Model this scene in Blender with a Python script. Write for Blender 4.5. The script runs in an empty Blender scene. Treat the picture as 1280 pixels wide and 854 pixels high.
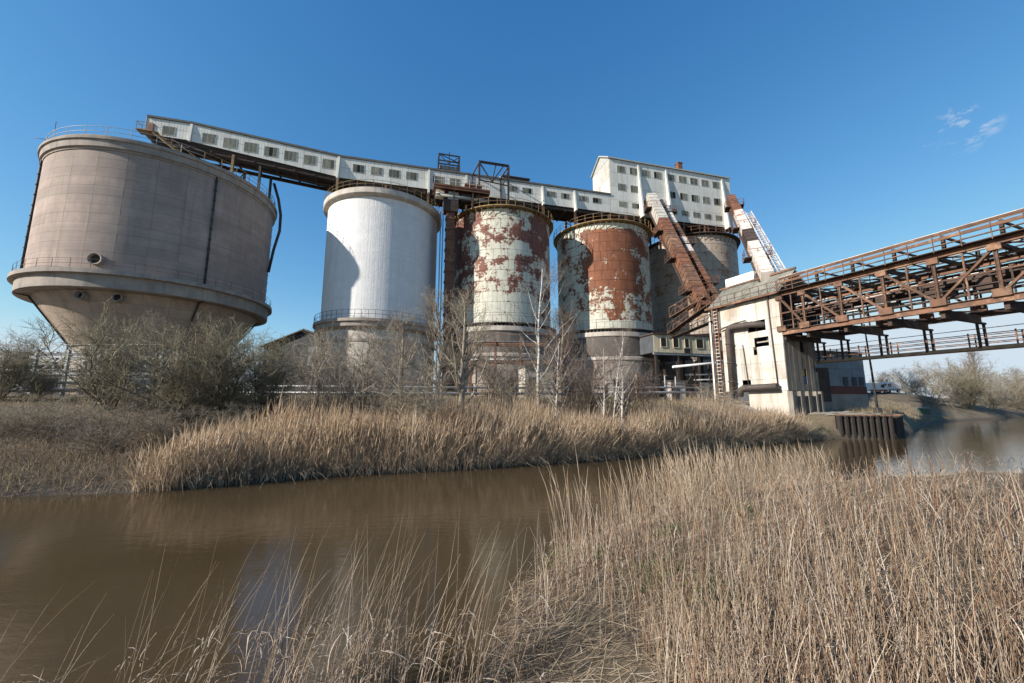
import bpy, math, random
import numpy as np
from math import sin, cos, pi, radians
from mathutils import Vector, Matrix

random.seed(7)
rng = np.random.default_rng(7)
SC = bpy.context.scene
COL = SC.collection

# ---------------------------------------------------------------- camera, sky, sun, exposure
EYE = 3.4
cam_data = bpy.data.cameras.new('camera')
cam_data.lens = 14.0
cam_data.sensor_width = 36.0
cam_data.clip_start = 0.05
cam_data.clip_end = 6000
cam = bpy.data.objects.new('camera', cam_data)
COL.objects.link(cam)
cam.location = (0, 0, EYE)
cam.rotation_euler = (radians(90 + 8.477), 0, 0)
SC.camera = cam

SUN_AZ = 244.4      # clockwise from +y
SUN_EL = 26.5
world = bpy.data.worlds.new('World')
SC.world = world
world.use_nodes = True
wt = world.node_tree
for n_ in list(wt.nodes):
    wt.nodes.remove(n_)
sky = wt.nodes.new('ShaderNodeTexSky')
sky.sky_type = 'NISHITA'
sky.sun_disc = False
sky.sun_elevation = radians(SUN_EL)
sky.sun_rotation = radians(SUN_AZ)
sky.altitude = 0
sky.air_density = 1.0
sky.dust_density = 0.0
sky.ozone_density = 3.0
bg = wt.nodes.new('ShaderNodeBackground')
bg.inputs['Strength'].default_value = 0.1
wo = wt.nodes.new('ShaderNodeOutputWorld')
# colour response of clear cold air: one curve per channel, the same in every direction
sp_ = wt.nodes.new('ShaderNodeSeparateColor'); cb_ = wt.nodes.new('ShaderNodeCombineColor')
wt.links.new(sky.outputs[0], sp_.inputs[0])
for i_, (g_, a_) in enumerate([(1.40, 0.585), (0.927, 1.0925), (0.6692, 1.7655)]):
    pw = wt.nodes.new('ShaderNodeMath'); pw.operation = 'POWER'; pw.inputs[1].default_value = g_
    ml = wt.nodes.new('ShaderNodeMath'); ml.operation = 'MULTIPLY'; ml.inputs[1].default_value = a_
    wt.links.new(sp_.outputs[i_], pw.inputs[0]); wt.links.new(pw.outputs[0], ml.inputs[0]); mn = wt.nodes.new('ShaderNodeMath'); mn.operation = 'SMOOTH_MIN'; mn.inputs[1].default_value = (4.1, 4.85, 5.5)[i_]; mn.inputs[2].default_value = 1.2
    wt.links.new(ml.outputs[0], mn.inputs[0]); wt.links.new(mn.outputs[0], cb_.inputs[i_])
# a few thin wisps of cloud
tc = wt.nodes.new('ShaderNodeTexCoord')
mpw = wt.nodes.new('ShaderNodeMapping'); mpw.inputs['Scale'].default_value = (9, 9, 22)
wt.links.new(tc.outputs['Generated'], mpw.inputs[0])
cn = wt.nodes.new('ShaderNodeTexNoise'); cn.inputs['Scale'].default_value = 2.2; cn.inputs['Detail'].default_value = 9; cn.inputs['Roughness'].default_value = .62
wt.links.new(mpw.outputs[0], cn.inputs['Vector'])
wmask = None
for (dx, dy, dz), c0, c1 in (((.700, .565, .425), .9988, .99985), ((.74, .66, .10), .985, .999), ((.60, .79, .075), .99, .9993)):
    L_ = math.sqrt(dx*dx+dy*dy+dz*dz)
    dt = wt.nodes.new('ShaderNodeVectorMath'); dt.operation = 'DOT_PRODUCT'; dt.inputs[1].default_value = (dx/L_, dy/L_, dz/L_)
    wt.links.new(tc.outputs['Generated'], dt.inputs[0])
    mr = wt.nodes.new('ShaderNodeMapRange'); mr.inputs['From Min'].default_value = c0; mr.inputs['From Max'].default_value = c1
    wt.links.new(dt.outputs['Value'], mr.inputs['Value'])
    if wmask is None: wmask = mr.outputs[0]
    else:
        ad = wt.nodes.new('ShaderNodeMath'); ad.operation = 'MAXIMUM'; wt.links.new(wmask, ad.inputs[0]); wt.links.new(mr.outputs[0], ad.inputs[1]); wmask = ad.outputs[0]
cr_ = wt.nodes.new('ShaderNodeMapRange'); cr_.inputs['From Min'].default_value = .53; cr_.inputs['From Max'].default_value = .72
wt.links.new(cn.outputs['Fac'], cr_.inputs['Value'])
cm_ = wt.nodes.new('ShaderNodeMath'); cm_.operation = 'MULTIPLY'; wt.links.new(wmask, cm_.inputs[0]); wt.links.new(cr_.outputs[0], cm_.inputs[1])
cx_ = wt.nodes.new('ShaderNodeMix'); cx_.data_type = 'RGBA'; cx_.inputs[7].default_value = (4.6, 4.9, 5.2, 1)
wt.links.new(cm_.outputs[0], cx_.inputs[0]); wt.links.new(cb_.outputs[0], cx_.inputs[6])
wt.links.new(cx_.outputs[2], bg.inputs['Color'])
wt.links.new(bg.outputs[0], wo.inputs['Surface'])

sun_data = bpy.data.lights.new('sun', 'SUN')
sun_data.energy = 5.0
sun_data.angle = radians(0.53)
sun_data.color = (1.0, 0.94, 0.85)
sun = bpy.data.objects.new('sun', sun_data)
COL.objects.link(sun)
sdir = Vector((sin(radians(SUN_AZ)) * cos(radians(SUN_EL)), cos(radians(SUN_AZ)) * cos(radians(SUN_EL)), sin(radians(SUN_EL))))
sun.rotation_euler = sdir.to_track_quat('Z', 'Y').to_euler()
sun.location = sdir * 100

SC.view_settings.view_transform = 'Standard'
SC.view_settings.look = 'None'
SC.view_settings.gamma = 1.0
SC.view_settings.exposure = 0.65
SC.view_settings.use_curve_mapping = False
SC.render.engine = 'CYCLES'
SC.cycles.max_bounces = 6
SC.cycles.diffuse_bounces = 2
SC.cycles.glossy_bounces = 3
SC.cycles.transparent_max_bounces = 4

# ---------------------------------------------------------------- frames of the place
RAZ = radians(75.0)                       # the silo row runs along this azimuth
RA = (sin(RAZ), cos(RAZ)); RN = (cos(RAZ), -sin(RAZ)); RT0 = 61.87
ROW_ROT = radians(15.0)
def W(s, t, z=0.0):
    return Vector((s * RA[0] + (t - RT0) * RN[0], s * RA[1] + (t - RT0) * RN[1], z))
BAZ = radians(157.8)                      # the conveyor bridge runs along this one
BU = (sin(BAZ), cos(BAZ)); BV = (-cos(BAZ), sin(BAZ)); BO = (27.567, 40.0)
BR_ROT = math.atan2(BU[1], BU[0])
def Bw(u, v, z=0.0):
    return Vector((BO[0] + u * BU[0] + v * BV[0], BO[1] + u * BU[1] + v * BV[1], z))

# ---------------------------------------------------------------- materials
def new_mat(name):
    m = bpy.data.materials.new(name); m.use_nodes = True
    nt = m.node_tree
    b = nt.nodes['Principled BSDF']
    return m, nt, b
def N(nt, typ, **kw):
    n = nt.nodes.new(typ)
    for k, v in kw.items():
        if k.startswith('i_'):
            n.inputs[k[2:].replace('_', ' ')].default_value = v
        else:
            setattr(n, k, v)
    return n
def ramp(nt, fac, stops):
    r = nt.nodes.new('ShaderNodeValToRGB')
    while len(r.color_ramp.elements) < len(stops):
        r.color_ramp.elements.new(0.5)
    for e, (p, c) in zip(r.color_ramp.elements, stops):
        e.position = p
        e.color = (c, c, c, 1) if not hasattr(c, '__len__') else (*c, 1)
    nt.links.new(fac, r.inputs[0])
    return r.outputs[0]
def mixc(nt, fac, a, b, typ='MIX'):
    m = nt.nodes.new('ShaderNodeMix'); m.data_type = 'RGBA'; m.blend_type = typ
    if hasattr(fac, 'links') or hasattr(fac, 'is_linked'): nt.links.new(fac, m.inputs[0])
    else: m.inputs[0].default_value = fac
    for s, v in ((6, a), (7, b)):
        if hasattr(v, 'is_linked'): nt.links.new(v, m.inputs[s])
        else: m.inputs[s].default_value = (*v, 1)
    return m.outputs[2]
def math_(nt, op, a, b=0.0, c=0.0):
    m = nt.nodes.new('ShaderNodeMath'); m.operation = op
    for i, v in enumerate((a, b, c)):
        if hasattr(v, 'is_linked'): nt.links.new(v, m.inputs[i])
        else: m.inputs[i].default_value = v
    return m.outputs[0]
def coords(nt, obj=None, scale=(1, 1, 1), world_=False):
    if world_:
        src = nt.nodes.new('ShaderNodeNewGeometry').outputs['Position']
    else:
        t = nt.nodes.new('ShaderNodeTexCoord')
        if obj is not None: t.object = obj
        src = t.outputs['Object']
    mp = nt.nodes.new('ShaderNodeMapping'); mp.inputs['Scale'].default_value = scale
    nt.links.new(src, mp.inputs[0])
    return mp.outputs[0]
def noise(nt, co, scale, detail=6, rough=0.6):
    n = N(nt, 'ShaderNodeTexNoise'); n.inputs['Scale'].default_value = scale
    n.inputs['Detail'].default_value = detail; n.inputs['Roughness'].default_value = rough
    nt.links.new(co, n.inputs['Vector'])
    return n.outputs['Fac']
def bump(nt, b, hgt, strength=0.3, dist=0.02):
    bp_ = N(nt, 'ShaderNodeBump'); bp_.inputs['Strength'].default_value = strength
    bp_.inputs['Distance'].default_value = dist
    nt.links.new(hgt, bp_.inputs['Height']); nt.links.new(bp_.outputs[0], b.inputs['Normal'])
def surf(name, c1, c2, scale=1.0, rough=0.8, stain=None, streak=None, metal=0.0, bump_s=0.25, var=0.0, lo=0.35, hi=0.65, obj=None, band=None):
    """two-tone weathered surface; optional vertical streaks of a third colour and per-piece variation"""
    m, nt, b = new_mat(name)
    co = coords(nt, obj, world_=obj is None)
    f = ramp(nt, noise(nt, co, scale), [(lo, 0), (hi, 1)])
    c = mixc(nt, f, c1, c2)
    if streak is not None:
        co2 = coords(nt, obj, scale=(1, 1, 0.10), world_=obj is None)
        sf = ramp(nt, noise(nt, co2, 1.6), [(0.5, 0), (0.72, 1)])
        c = mixc(nt, math_(nt, 'MULTIPLY', sf, 0.75), c, streak)
    if band is not None:
        bf = ramp(nt, noise(nt, coords(nt, obj, scale=(.03, .03, .85), world_=obj is None), 1.0, 3), [(.38, 0), (.62, 1)])
        c = mixc(nt, math_(nt, 'MULTIPLY', bf, .55), c, band)
    if stain is not None:
        sf = ramp(nt, noise(nt, co, scale * 0.45, 9, 0.7), [(0.54, 0), (0.62, 1)])
        c = mixc(nt, math_(nt, 'MULTIPLY', sf, 0.85), c, stain)
    if var > 0:
        oi = nt.nodes.new('ShaderNodeObjectInfo')
        v = N(nt, 'ShaderNodeMapRange'); v.inputs['To Min'].default_value = 1 - var; v.inputs['To Max'].default_value = 1 + var
        nt.links.new(oi.outputs['Random'], v.inputs['Value'])
        vm = nt.nodes.new('ShaderNodeVectorMath'); vm.operation = 'SCALE'
        nt.links.new(c, vm.inputs[0]); nt.links.new(v.outputs[0], vm.inputs['Scale'])
        c = vm.outputs[0]
    nt.links.new(c, b.inputs['Base Color'])
    b.inputs['Roughness'].default_value = rough
    b.inputs['Metallic'].default_value = metal
    if bump_s: bump(nt, b, noise(nt, co, scale * 8, 8, 0.7), bump_s, 0.03)
    return m

M = {}
M['concrete'] = surf('weathered brown concrete', (.42, .32, .265), (.31, .235, .195), .5, .9, streak=(.24, .19, .16), var=.06, band=(.255, .20, .17))
M['concrete_core'] = surf('dark joint concrete', (.20, .16, .13), (.15, .12, .10), 1.0, .95)
M['concrete_rim'] = surf('grey brown concrete', (.36, .30, .25), (.25, .21, .18), .8, .9, streak=(.17, .14, .12))
M['hopper'] = surf('hopper concrete', (.42, .32, .24), (.33, .25, .19), .6, .9, streak=(.25, .19, .15), var=.07)
M['pale_concrete'] = surf('pale concrete', (.55, .48, .41), (.40, .35, .30), .9, .9, streak=(.3, .25, .2))
M['white_shell'] = None
M['cladding'] = surf('grey white sheet cladding', (.68, .66, .59), (.60, .58, .52), .5, .7, streak=(.50, .47, .40), var=.05, bump_s=.1)
M['white_sheet'] = surf('dirty white sheet', (.60, .555, .49), (.46, .42, .365), .7, .75, streak=(.30, .235, .17), var=.18, stain=(.40, .31, .23))
M['roof_edge'] = surf('dark roof edge', (.13, .12, .11), (.08, .08, .07), 1.2, .85)
M['pane'] = surf('dull green wired glass', (.21, .20, .145), (.12, .115, .085), 2.5, .65, var=.55, bump_s=0)
M['frame_grey'] = surf('grey window frame', (.40, .40, .36), (.32, .32, .28), 2, .7)
M['rust'] = surf('rusted steel', (.23, .092, .045), (.11, .048, .03), 1.3, .85, stain=(.07, .04, .03))
M['rust_brown'] = surf('brown rusted steel', (.175, .088, .05), (.085, .047, .032), 1.5, .85, stain=(.25, .145, .09), var=.3)
M['rust_dark'] = surf('dark rusted steel', (.075, .045, .033), (.035, .025, .02), 1.4, .85)
M['rust_pale'] = surf('peeling white paint on rust', (.66, .60, .54), (.50, .42, .36), 1.2, .8, stain=(.28, .12, .06))
M['dark_steel'] = surf('dark grey steel', (.05, .05, .05), (.03, .028, .026), 1.5, .7)
M['grey_steel'] = surf('galvanised steel', (.42, .42, .42), (.28, .28, .28), 2.0, .55, metal=.3)
M['yellow_steel'] = surf('faded yellow steel', (.34, .235, .085), (.17, .10, .05), 1.5, .75, stain=(.16, .08, .04))
M['brown_pipe'] = surf('dark brown pipe', (.085, .062, .052), (.05, .04, .035), 1.5, .7)
M['pile_steel'] = surf('sheet pile darkened for shade', (.03, .022, .018), (.018, .014, .012), 1.5, .8)  # near-black colour stands in for the shade on the pile faces
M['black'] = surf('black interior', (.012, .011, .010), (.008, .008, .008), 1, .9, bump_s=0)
M['asbestos'] = surf('mossy roof sheet', (.34, .32, .27), (.22, .21, .17), 1.5, .9, stain=(.16, .15, .10), var=.12)
M['blue_grey'] = surf('blue grey cladding', (.20, .22, .24), (.15, .165, .18), .7, .6, var=.08)
M['shed_dark'] = surf('dark shed sheet', (.07, .075, .085), (.045, .048, .05), .8, .8, var=.15)
M['cream'] = surf('cream sheet cladding', (.62, .54, .38), (.48, .41, .29), .9, .8, streak=(.30, .24, .16), var=.1)
M['red_door'] = surf('faded red door', (.30, .09, .08), (.22, .07, .06), 1.5, .7)
M['brick_red'] = surf('red brick strip', (.16, .055, .035), (.11, .04, .03), 3, .9)
M['stone'] = surf('grey rubble', (.30, .28, .25), (.20, .19, .17), 3, .9)
M['timber'] = surf('weathered timber', (.36, .27, .19), (.24, .18, .13), 2.0, .85)
M['blue'] = surf('faded blue sheet', (.05, .12, .30), (.04, .08, .2), 2, .6)
M['yellow'] = surf('faded yellow sheet', (.5, .35, .06), (.4, .28, .05), 2, .6)
M['white_paint'] = surf('white paint', (.75, .75, .74), (.68, .68, .67), 2, .4, bump_s=0)
M['red_paint'] = surf('red paint', (.42, .03, .03), (.36, .03, .03), 2, .4, bump_s=0)
M['glass'] = surf('dark vehicle glass', (.02, .022, .025), (.015, .017, .02), 2, .08, bump_s=0)
M['tyre'] = surf('tyre rubber', (.02, .02, .02), (.015, .015, .015), 2, .9, bump_s=0)
M['green_paint'] = surf('dark green paint', (.03, .08, .05), (.025, .06, .04), 2, .6)

def brick_mat():
    m, nt, b = new_mat('dark engineering brick')
    co = coords(nt, world_=True)
    f = ramp(nt, noise(nt, co, .6), [(.35, 0), (.65, 1)])
    c = mixc(nt, f, (.115, .10, .085), (.08, .07, .062))
    wv = N(nt, 'ShaderNodeTexWave'); wv.bands_direction = 'Z'; wv.inputs['Scale'].default_value = 2.1
    wv.inputs['Distortion'].default_value = .25
    nt.links.new(co, wv.inputs['Vector'])
    c = mixc(nt, ramp(nt, wv.outputs['Fac'], [(.05, .55), (.3, 0)]), c, (.20, .16, .14))
    st = ramp(nt, noise(nt, coords(nt, scale=(1, 1, .12), world_=True), 1.2), [(.52, 0), (.7, 1)])
    c = mixc(nt, math_(nt, 'MULTIPLY', st, .6), c, (.26, .20, .165))
    nt.links.new(c, b.inputs['Base Color']); b.inputs['Roughness'].default_value = .85
    bump(nt, b, wv.outputs['Fac'], .3, .02)
    return m
M['brick'] = brick_mat()
def white_shell_mat():
    m, nt, b = new_mat('white limewashed concrete')
    co = coords(nt, world_=True)
    c = mixc(nt, ramp(nt, noise(nt, co, .8, 8, .65), [(.35, 0), (.65, 1)]), (.74, .715, .695), (.65, .625, .605))
    c = mixc(nt, math_(nt, 'MULTIPLY', ramp(nt, noise(nt, coords(nt, scale=(3.2, 3.2, .05), world_=True), 1.0, 6, .7), [(.45, 0), (.7, 1)]), .45), c, (.56, .53, .51))
    c = mixc(nt, math_(nt, 'MULTIPLY', ramp(nt, noise(nt, coords(nt, scale=(.05, .05, 2.2), world_=True), 1.0, 4), [(.5, 0), (.62, 1)]), .3), c, (.58, .56, .54))
    sp = ramp(nt, noise(nt, coords(nt, scale=(1, 1, .6), world_=True), 3.2, 9, .75), [(.655, 0), (.68, 1)])
    c = mixc(nt, math_(nt, 'MULTIPLY', sp, .75), c, (.27, .24, .22))
    dr = ramp(nt, noise(nt, coords(nt, scale=(1, 1, .06), world_=True), 1.1, 8, .7), [(.60, 0), (.68, 1)])
    c = mixc(nt, math_(nt, 'MULTIPLY', dr, .4), c, (.42, .37, .33))
    nt.links.new(c, b.inputs['Base Color']); b.inputs['Roughness'].default_value = .85
    hh = math_(nt, 'ADD', noise(nt, co, 3.0, 10, .75), math_(nt, 'MULTIPLY', noise(nt, coords(nt, scale=(4, 4, .05), world_=True), 1.5, 4), .8))
    bump(nt, b, hh, .7, .06)
    return m
M['white_shell'] = white_shell_mat()
M['shaded_end'] = surf('shaded streaked boards', (.24, .21, .18), (.16, .14, .12), .8, .9, streak=(.09, .075, .06), var=.25)  # streaks are the wall's own; the overall dark tone paints in shade

def peel_mat(name, obj, paint1, paint2, rusts, zones, base, freq=.42):
    """pale paint flaking off rusted plates. zones: (phi_centre, phi_width, z_centre, z_width, gain)"""
    m, nt, b = new_mat(name)
    co = coords(nt, obj)
    sp = nt.nodes.new('ShaderNodeSeparateXYZ'); nt.links.new(co, sp.inputs[0])
    ang = math_(nt, 'ARCTAN2', sp.outputs['X'], math_(nt, 'MULTIPLY', sp.outputs['Y'], -1.0))
    fld = math_(nt, 'MULTIPLY_ADD', noise(nt, co, freq, 9, .62), 1.0, base)
    fld = math_(nt, 'ADD', fld, math_(nt, 'MULTIPLY', math_(nt, 'SUBTRACT', noise(nt, co, freq * 6.5, 8, .72), .255), .58))
    for pc, pw, zc, zw, g in zones:
        u = math_(nt, 'DIVIDE', math_(nt, 'SUBTRACT', ang, radians(pc)), radians(pw))
        w = math_(nt, 'DIVIDE', math_(nt, 'SUBTRACT', sp.outputs['Z'], zc), zw)
        r2 = math_(nt, 'ADD', math_(nt, 'POWER', math_(nt, 'ABSOLUTE', u), 4.0), math_(nt, 'POWER', math_(nt, 'ABSOLUTE', w), 4.0))
        e = math_(nt, 'POWER', 2.718, math_(nt, 'MULTIPLY', r2, -1.0))
        fld = math_(nt, 'MULTIPLY_ADD', e, g, fld)
    fr = math_(nt, 'FRACT', math_(nt, 'DIVIDE', math_(nt, 'SUBTRACT', sp.outputs['Z'], 14.35), (31.75-14.35)/11))
    seam = math_(nt, 'MAXIMUM', ramp(nt, fr, [(.0, 1), (.10, 0)]), ramp(nt, fr, [(.86, 0), (1.0, 1)]))
    sn = ramp(nt, noise(nt, co, 2.6, 6, .7), [(.42, 0), (.62, 1)])
    fld = math_(nt, 'MULTIPLY_ADD', math_(nt, 'MULTIPLY', seam, sn), .13, fld)
    mask = ramp(nt, fld, [(.607, 0), (.622, 1)])
    pv = ramp(nt, noise(nt, co, .8), [(.3, 0), (.7, 1)])
    paint = mixc(nt, pv, paint1, paint2)
    st = ramp(nt, noise(nt, coords(nt, obj, scale=(1, 1, .15)), 2.2), [(.5, 0), (.72, 1)])
    paint = mixc(nt, math_(nt, 'MULTIPLY', st, .7), paint, (.30, .22, .14))
    rv = ramp(nt, noise(nt, co, .55, 8, .65), [(.3, 0), (.7, 1)])
    rust = mixc(nt, rv, *rusts)
    rs = ramp(nt, noise(nt, coords(nt, obj, scale=(1, 1, .12)), 1.9, 7, .65), [(.45, 0), (.7, 1)])
    rust = mixc(nt, math_(nt, 'MULTIPLY', rs, .6), rust, tuple(x*.5 for x in rusts[1]))
    edge = ramp(nt, fld, [(.55, 0), (.607, .8)])
    paint = mixc(nt, math_(nt, 'MULTIPLY', edge, .45), paint, (.36, .24, .16))
    c = mixc(nt, mask, paint, rust)
    nt.links.new(c, b.inputs['Base Color'])
    b.inputs['Roughness'].default_value = .75
    inv = math_(nt, 'SUBTRACT', 1.0, mask)
    hh = math_(nt, 'ADD', math_(nt, 'MULTIPLY', inv, .6), math_(nt, 'MULTIPLY', noise(nt, co, 4, 6, .7), .35))
    bump(nt, b, hh, .35, .03)
    return m

def tint_mat(name, cols, rough=.75, trans=0.0):
    """stalks and twigs: the colour of each one comes from its own tint value"""
    m, nt, b = new_mat(name)
    at = nt.nodes.new('ShaderNodeAttribute'); at.attribute_name = 'tint'
    k = len(cols) - 1
    c = ramp(nt, at.outputs['Fac'], [(i / k, cc) for i, cc in enumerate(cols)])
    nt.links.new(c, b.inputs['Base Color']); b.inputs['Roughness'].default_value = rough
    b.inputs['Specular IOR Level'].default_value = .25
    if trans:
        tr = nt.nodes.new('ShaderNodeBsdfTranslucent'); nt.links.new(c, tr.inputs['Color'])
        mx = nt.nodes.new('ShaderNodeMixShader'); mx.inputs[0].default_value = trans
        nt.links.new(b.outputs[0], mx.inputs[1]); nt.links.new(tr.outputs[0], mx.inputs[2])
        nt.links.new(mx.outputs[0], nt.nodes['Material Output'].inputs['Surface'])
    return m
M['reed'] = tint_mat('dry reed', [(.40, .30, .20), (.62, .48, .335), (.72, .58, .43), (.80, .69, .56)], trans=.5)
M['reed_near'] = tint_mat('dry broken reed', [(.16, .10, .066), (.33, .23, .155), (.47, .355, .25), (.66, .56, .46)], trans=.15)
M['litter'] = tint_mat('fallen reed', [(.17, .115, .075), (.36, .26, .165), (.50, .385, .25), (.64, .54, .41)])
M['dock'] = tint_mat('dead dock', [(.09, .045, .025), (.16, .085, .05), (.22, .13, .08), (.30, .2, .13)])
M['bramble'] = tint_mat('brown bramble', [(.08, .05, .034), (.16, .10, .066), (.23, .16, .10), (.32, .24, .16)])
M['dead_grass'] = tint_mat('dead grass', [(.19, .14, .085), (.34, .25, .15), (.46, .35, .22), (.22, .20, .09)])
M['nettle'] = tint_mat('fresh green leaves', [(.035, .07, .012), (.06, .12, .02), (.09, .15, .035), (.07, .10, .02)])
M['twig_olive'] = tint_mat('olive twigs', [(.12, .10, .058), (.19, .16, .098), (.26, .22, .145), (.33, .285, .20)])
M['twig_brown'] = tint_mat('brown twigs', [(.14, .11, .078), (.23, .185, .135), (.31, .255, .19), (.38, .325, .25)])
M['twig_red'] = tint_mat('purple brown twigs', [(.09, .064, .05), (.155, .112, .09), (.22, .165, .13), (.28, .22, .175)])
M['bark'] = surf('grey bark', (.32, .27, .20), (.20, .16, .12), 6, .9)
M['bark_olive'] = surf('olive bark', (.11, .095, .065), (.07, .06, .042), 6, .9)

def birch_mat():
    m, nt, b = new_mat('birch bark')
    co = coords(nt, scale=(3, 3, 9), world_=True)
    f = ramp(nt, noise(nt, co, 1.0), [(.52, 0), (.6, 1)])
    c = mixc(nt, f, (.48, .44, .39), (.12, .10, .09))
    nt.links.new(c, b.inputs['Base Color']); b.inputs['Roughness'].default_value = .8
    return m
M['birch'] = birch_mat()

def ground_mat():
    m, nt, b = new_mat('river bank earth')
    co = coords(nt, world_=True)
    big = ramp(nt, noise(nt, co, .35), [(.4, 0), (.6, 1)])
    c = mixc(nt, big, (.085, .062, .042), (.15, .115, .07))
    fine = ramp(nt, noise(nt, co, 6, 8, .7), [(.45, 0), (.7, 1)])
    c = mixc(nt, math_(nt, 'MULTIPLY', fine, .6), c, (.24, .18, .11))
    gr = ramp(nt, noise(nt, co, .9, 4), [(.6, 0), (.68, 1)])
    c = mixc(nt, math_(nt, 'MULTIPLY', gr, .5), c, (.07, .085, .025))
    sp = nt.nodes.new('ShaderNodeSeparateXYZ'); nt.links.new(co, sp.inputs[0])
    mud = ramp(nt, sp.outputs['Z'], [(.12, 1), (.5, 0)])
    c = mixc(nt, math_(nt, 'MULTIPLY', mud, .8), c, (.055, .04, .028))
    nt.links.new(c, b.inputs['Base Color'])
    b.inputs['Roughness'].default_value = .9
    bump(nt, b, noise(nt, co, 9, 10, .75), .9, .08)
    return m
M['ground'] = ground_mat()

def water_mat():
    m, nt, b = new_mat('muddy river water')
    co = coords(nt, world_=True)
    f = ramp(nt, noise(nt, co, .15, 3), [(.35, 0), (.65, 1)])
    c = mixc(nt, f, (.056, .037, .018), (.070, .047, .024))
    nt.links.new(c, b.inputs['Base Color'])
    b.inputs['Roughness'].default_value = .03
    b.inputs['IOR'].default_value = 1.33
    rot = nt.nodes.new('ShaderNodeMapping'); rot.inputs['Rotation'].default_value = (0, 0, radians(-25)); rot.inputs['Scale'].default_value = (.55, 1.5, 1)
    nt.links.new(co, rot.inputs[0])
    n1 = noise(nt, rot.outputs[0], 2.6, 5, .6)
    n2 = noise(nt, rot.outputs[0], .28, 2, .5)
    hgt = math_(nt, 'ADD', math_(nt, 'MULTIPLY', n1, .13), math_(nt, 'MULTIPLY', n2, .25))
    bump(nt, b, hgt, .45, .12)
    return m
M['water'] = water_mat()

# ---------------------------------------------------------------- mesh builder
class MB:
    def __init__(s): s.v = []; s.f = []; s.sm = []
    def add(s, verts, faces, smooth=False):
        o = len(s.v); s.v += [tuple(p) for p in verts]
        s.f += [tuple(i + o for i in f) for f in faces]; s.sm += [smooth] * len(faces)
        return s
    def box(s, x0, x1, y0, y1, z0, z1):
        return s.add([(x0,y0,z0),(x1,y0,z0),(x1,y1,z0),(x0,y1,z0),(x0,y0,z1),(x1,y0,z1),(x1,y1,z1),(x0,y1,z1)],
                     [(0,3,2,1),(4,5,6,7),(0,1,5,4),(1,2,6,5),(2,3,7,6),(3,0,4,7)])
    def hexa(s, p):    # 8 corners: bottom four, top four
        return s.add(p, [(0,3,2,1),(4,5,6,7),(0,1,5,4),(1,2,6,5),(2,3,7,6),(3,0,4,7)])
    def slab(s, a, b, c, d, nrm, th):      # quad a b c d thickened along -nrm
        nrm = Vector(nrm) * th
        q = [Vector(x) for x in (a, b, c, d)]
        return s.hexa([x - nrm for x in q] + q)
    def beam(s, p0, p1, w, h=None, up=(0, 0, 1)):
        h = w if h is None else h
        p0, p1 = Vector(p0), Vector(p1); d = (p1 - p0).normalized()
        u = Vector(up)
        if abs(d.dot(u)) > .98: u = Vector((0, 1, 0))
        x = d.cross(u).normalized(); y = x.cross(d)
        c = [(-1,-1),(1,-1),(1,1),(-1,1)]
        return s.hexa([p0 + x*w/2*i + y*h/2*j for i, j in c] + [p1 + x*w/2*i + y*h/2*j for i, j in c])
    def ibeam(s, p0, p1, w, h, up=(0, 0, 1), th=.03):
        p0, p1 = Vector(p0), Vector(p1); d = (p1 - p0).normalized(); u = Vector(up)
        if abs(d.dot(u)) > .98: u = Vector((0, 1, 0))
        x = d.cross(u).normalized(); y = x.cross(d)
        s.beam(p0 + y*(h/2), p1 + y*(h/2), w, th, up); s.beam(p0 - y*(h/2), p1 - y*(h/2), w, th, up)
        return s.beam(p0, p1, th, h - th, up)
    def tube(s, pts, r, n=6, caps=True, smooth=True):
        pts = [Vector(p) for p in pts]; rs = r if hasattr(r, '__len__') else [r] * len(pts)
        o = len(s.v); ref = None
        for i, p in enumerate(pts):
            d = (pts[min(i+1, len(pts)-1)] - pts[max(i-1, 0)]).normalized()
            if ref is None: ref = Vector((0, 0, 1)) if abs(d.z) < .9 else Vector((1, 0, 0))
            x = d.cross(ref).normalized(); y = x.cross(d); ref = y
            for k in range(n):
                t = 2*pi*k/n; s.v.append(tuple(p + (x*cos(t) + y*sin(t))*rs[i]))
        for i in range(len(pts)-1):
            for k in range(n):
                a = o+i*n+k; b = o+i*n+(k+1) % n
                s.f.append((a, b, b+n, a+n)); s.sm.append(smooth)
        if caps:
            s.f.append(tuple(o+k for k in range(n))[::-1]); s.sm.append(False)
            e = o+(len(pts)-1)*n; s.f.append(tuple(e+k for k in range(n))); s.sm.append(False)
        return s
    def lathe(s, prof, n=96, a0=0., a1=360.):     # profile (r,z); phi from -y towards +x
        full = abs(a1-a0) >= 359.9
        m = n if full else n+1
        for (r0, z0), (r1, z1) in zip(prof[:-1], prof[1:]):
            o = len(s.v)
            for r, z in ((r0, z0), (r1, z1)):
                for k in range(m):
                    t = radians(a0+(a1-a0)*k/n); s.v.append((r*sin(t), -r*cos(t), z))
            for k in range(n):
                a = o+k; b = o+(k+1) % m
                s.f.append((a, b, b+m, a+m)); s.sm.append(True)
        return s
    def build(s, name, mat, parent=None, loc=(0, 0, 0), rz=0.0):
        me = bpy.data.meshes.new(name); me.from_pydata(s.v, [], s.f)
        me.polygons.foreach_set('use_smooth', s.sm)
        me.materials.append(M[mat] if isinstance(mat, str) else mat); me.update()
        return place(name, me, parent, loc, rz)
def place(name, me, parent=None, loc=(0, 0, 0), rz=0.0):
    o = bpy.data.objects.new(name, me); COL.objects.link(o)
    o.location = loc; o.rotation_euler = (0, 0, rz)
    if parent is not None: o.parent = parent
    return o
def tag(o, label=None, cat=None, group=None, kind=None):
    for k, v in (('label', label), ('category', cat), ('group', group), ('kind', kind)):
        if v: o[k] = v
    return o
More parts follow.
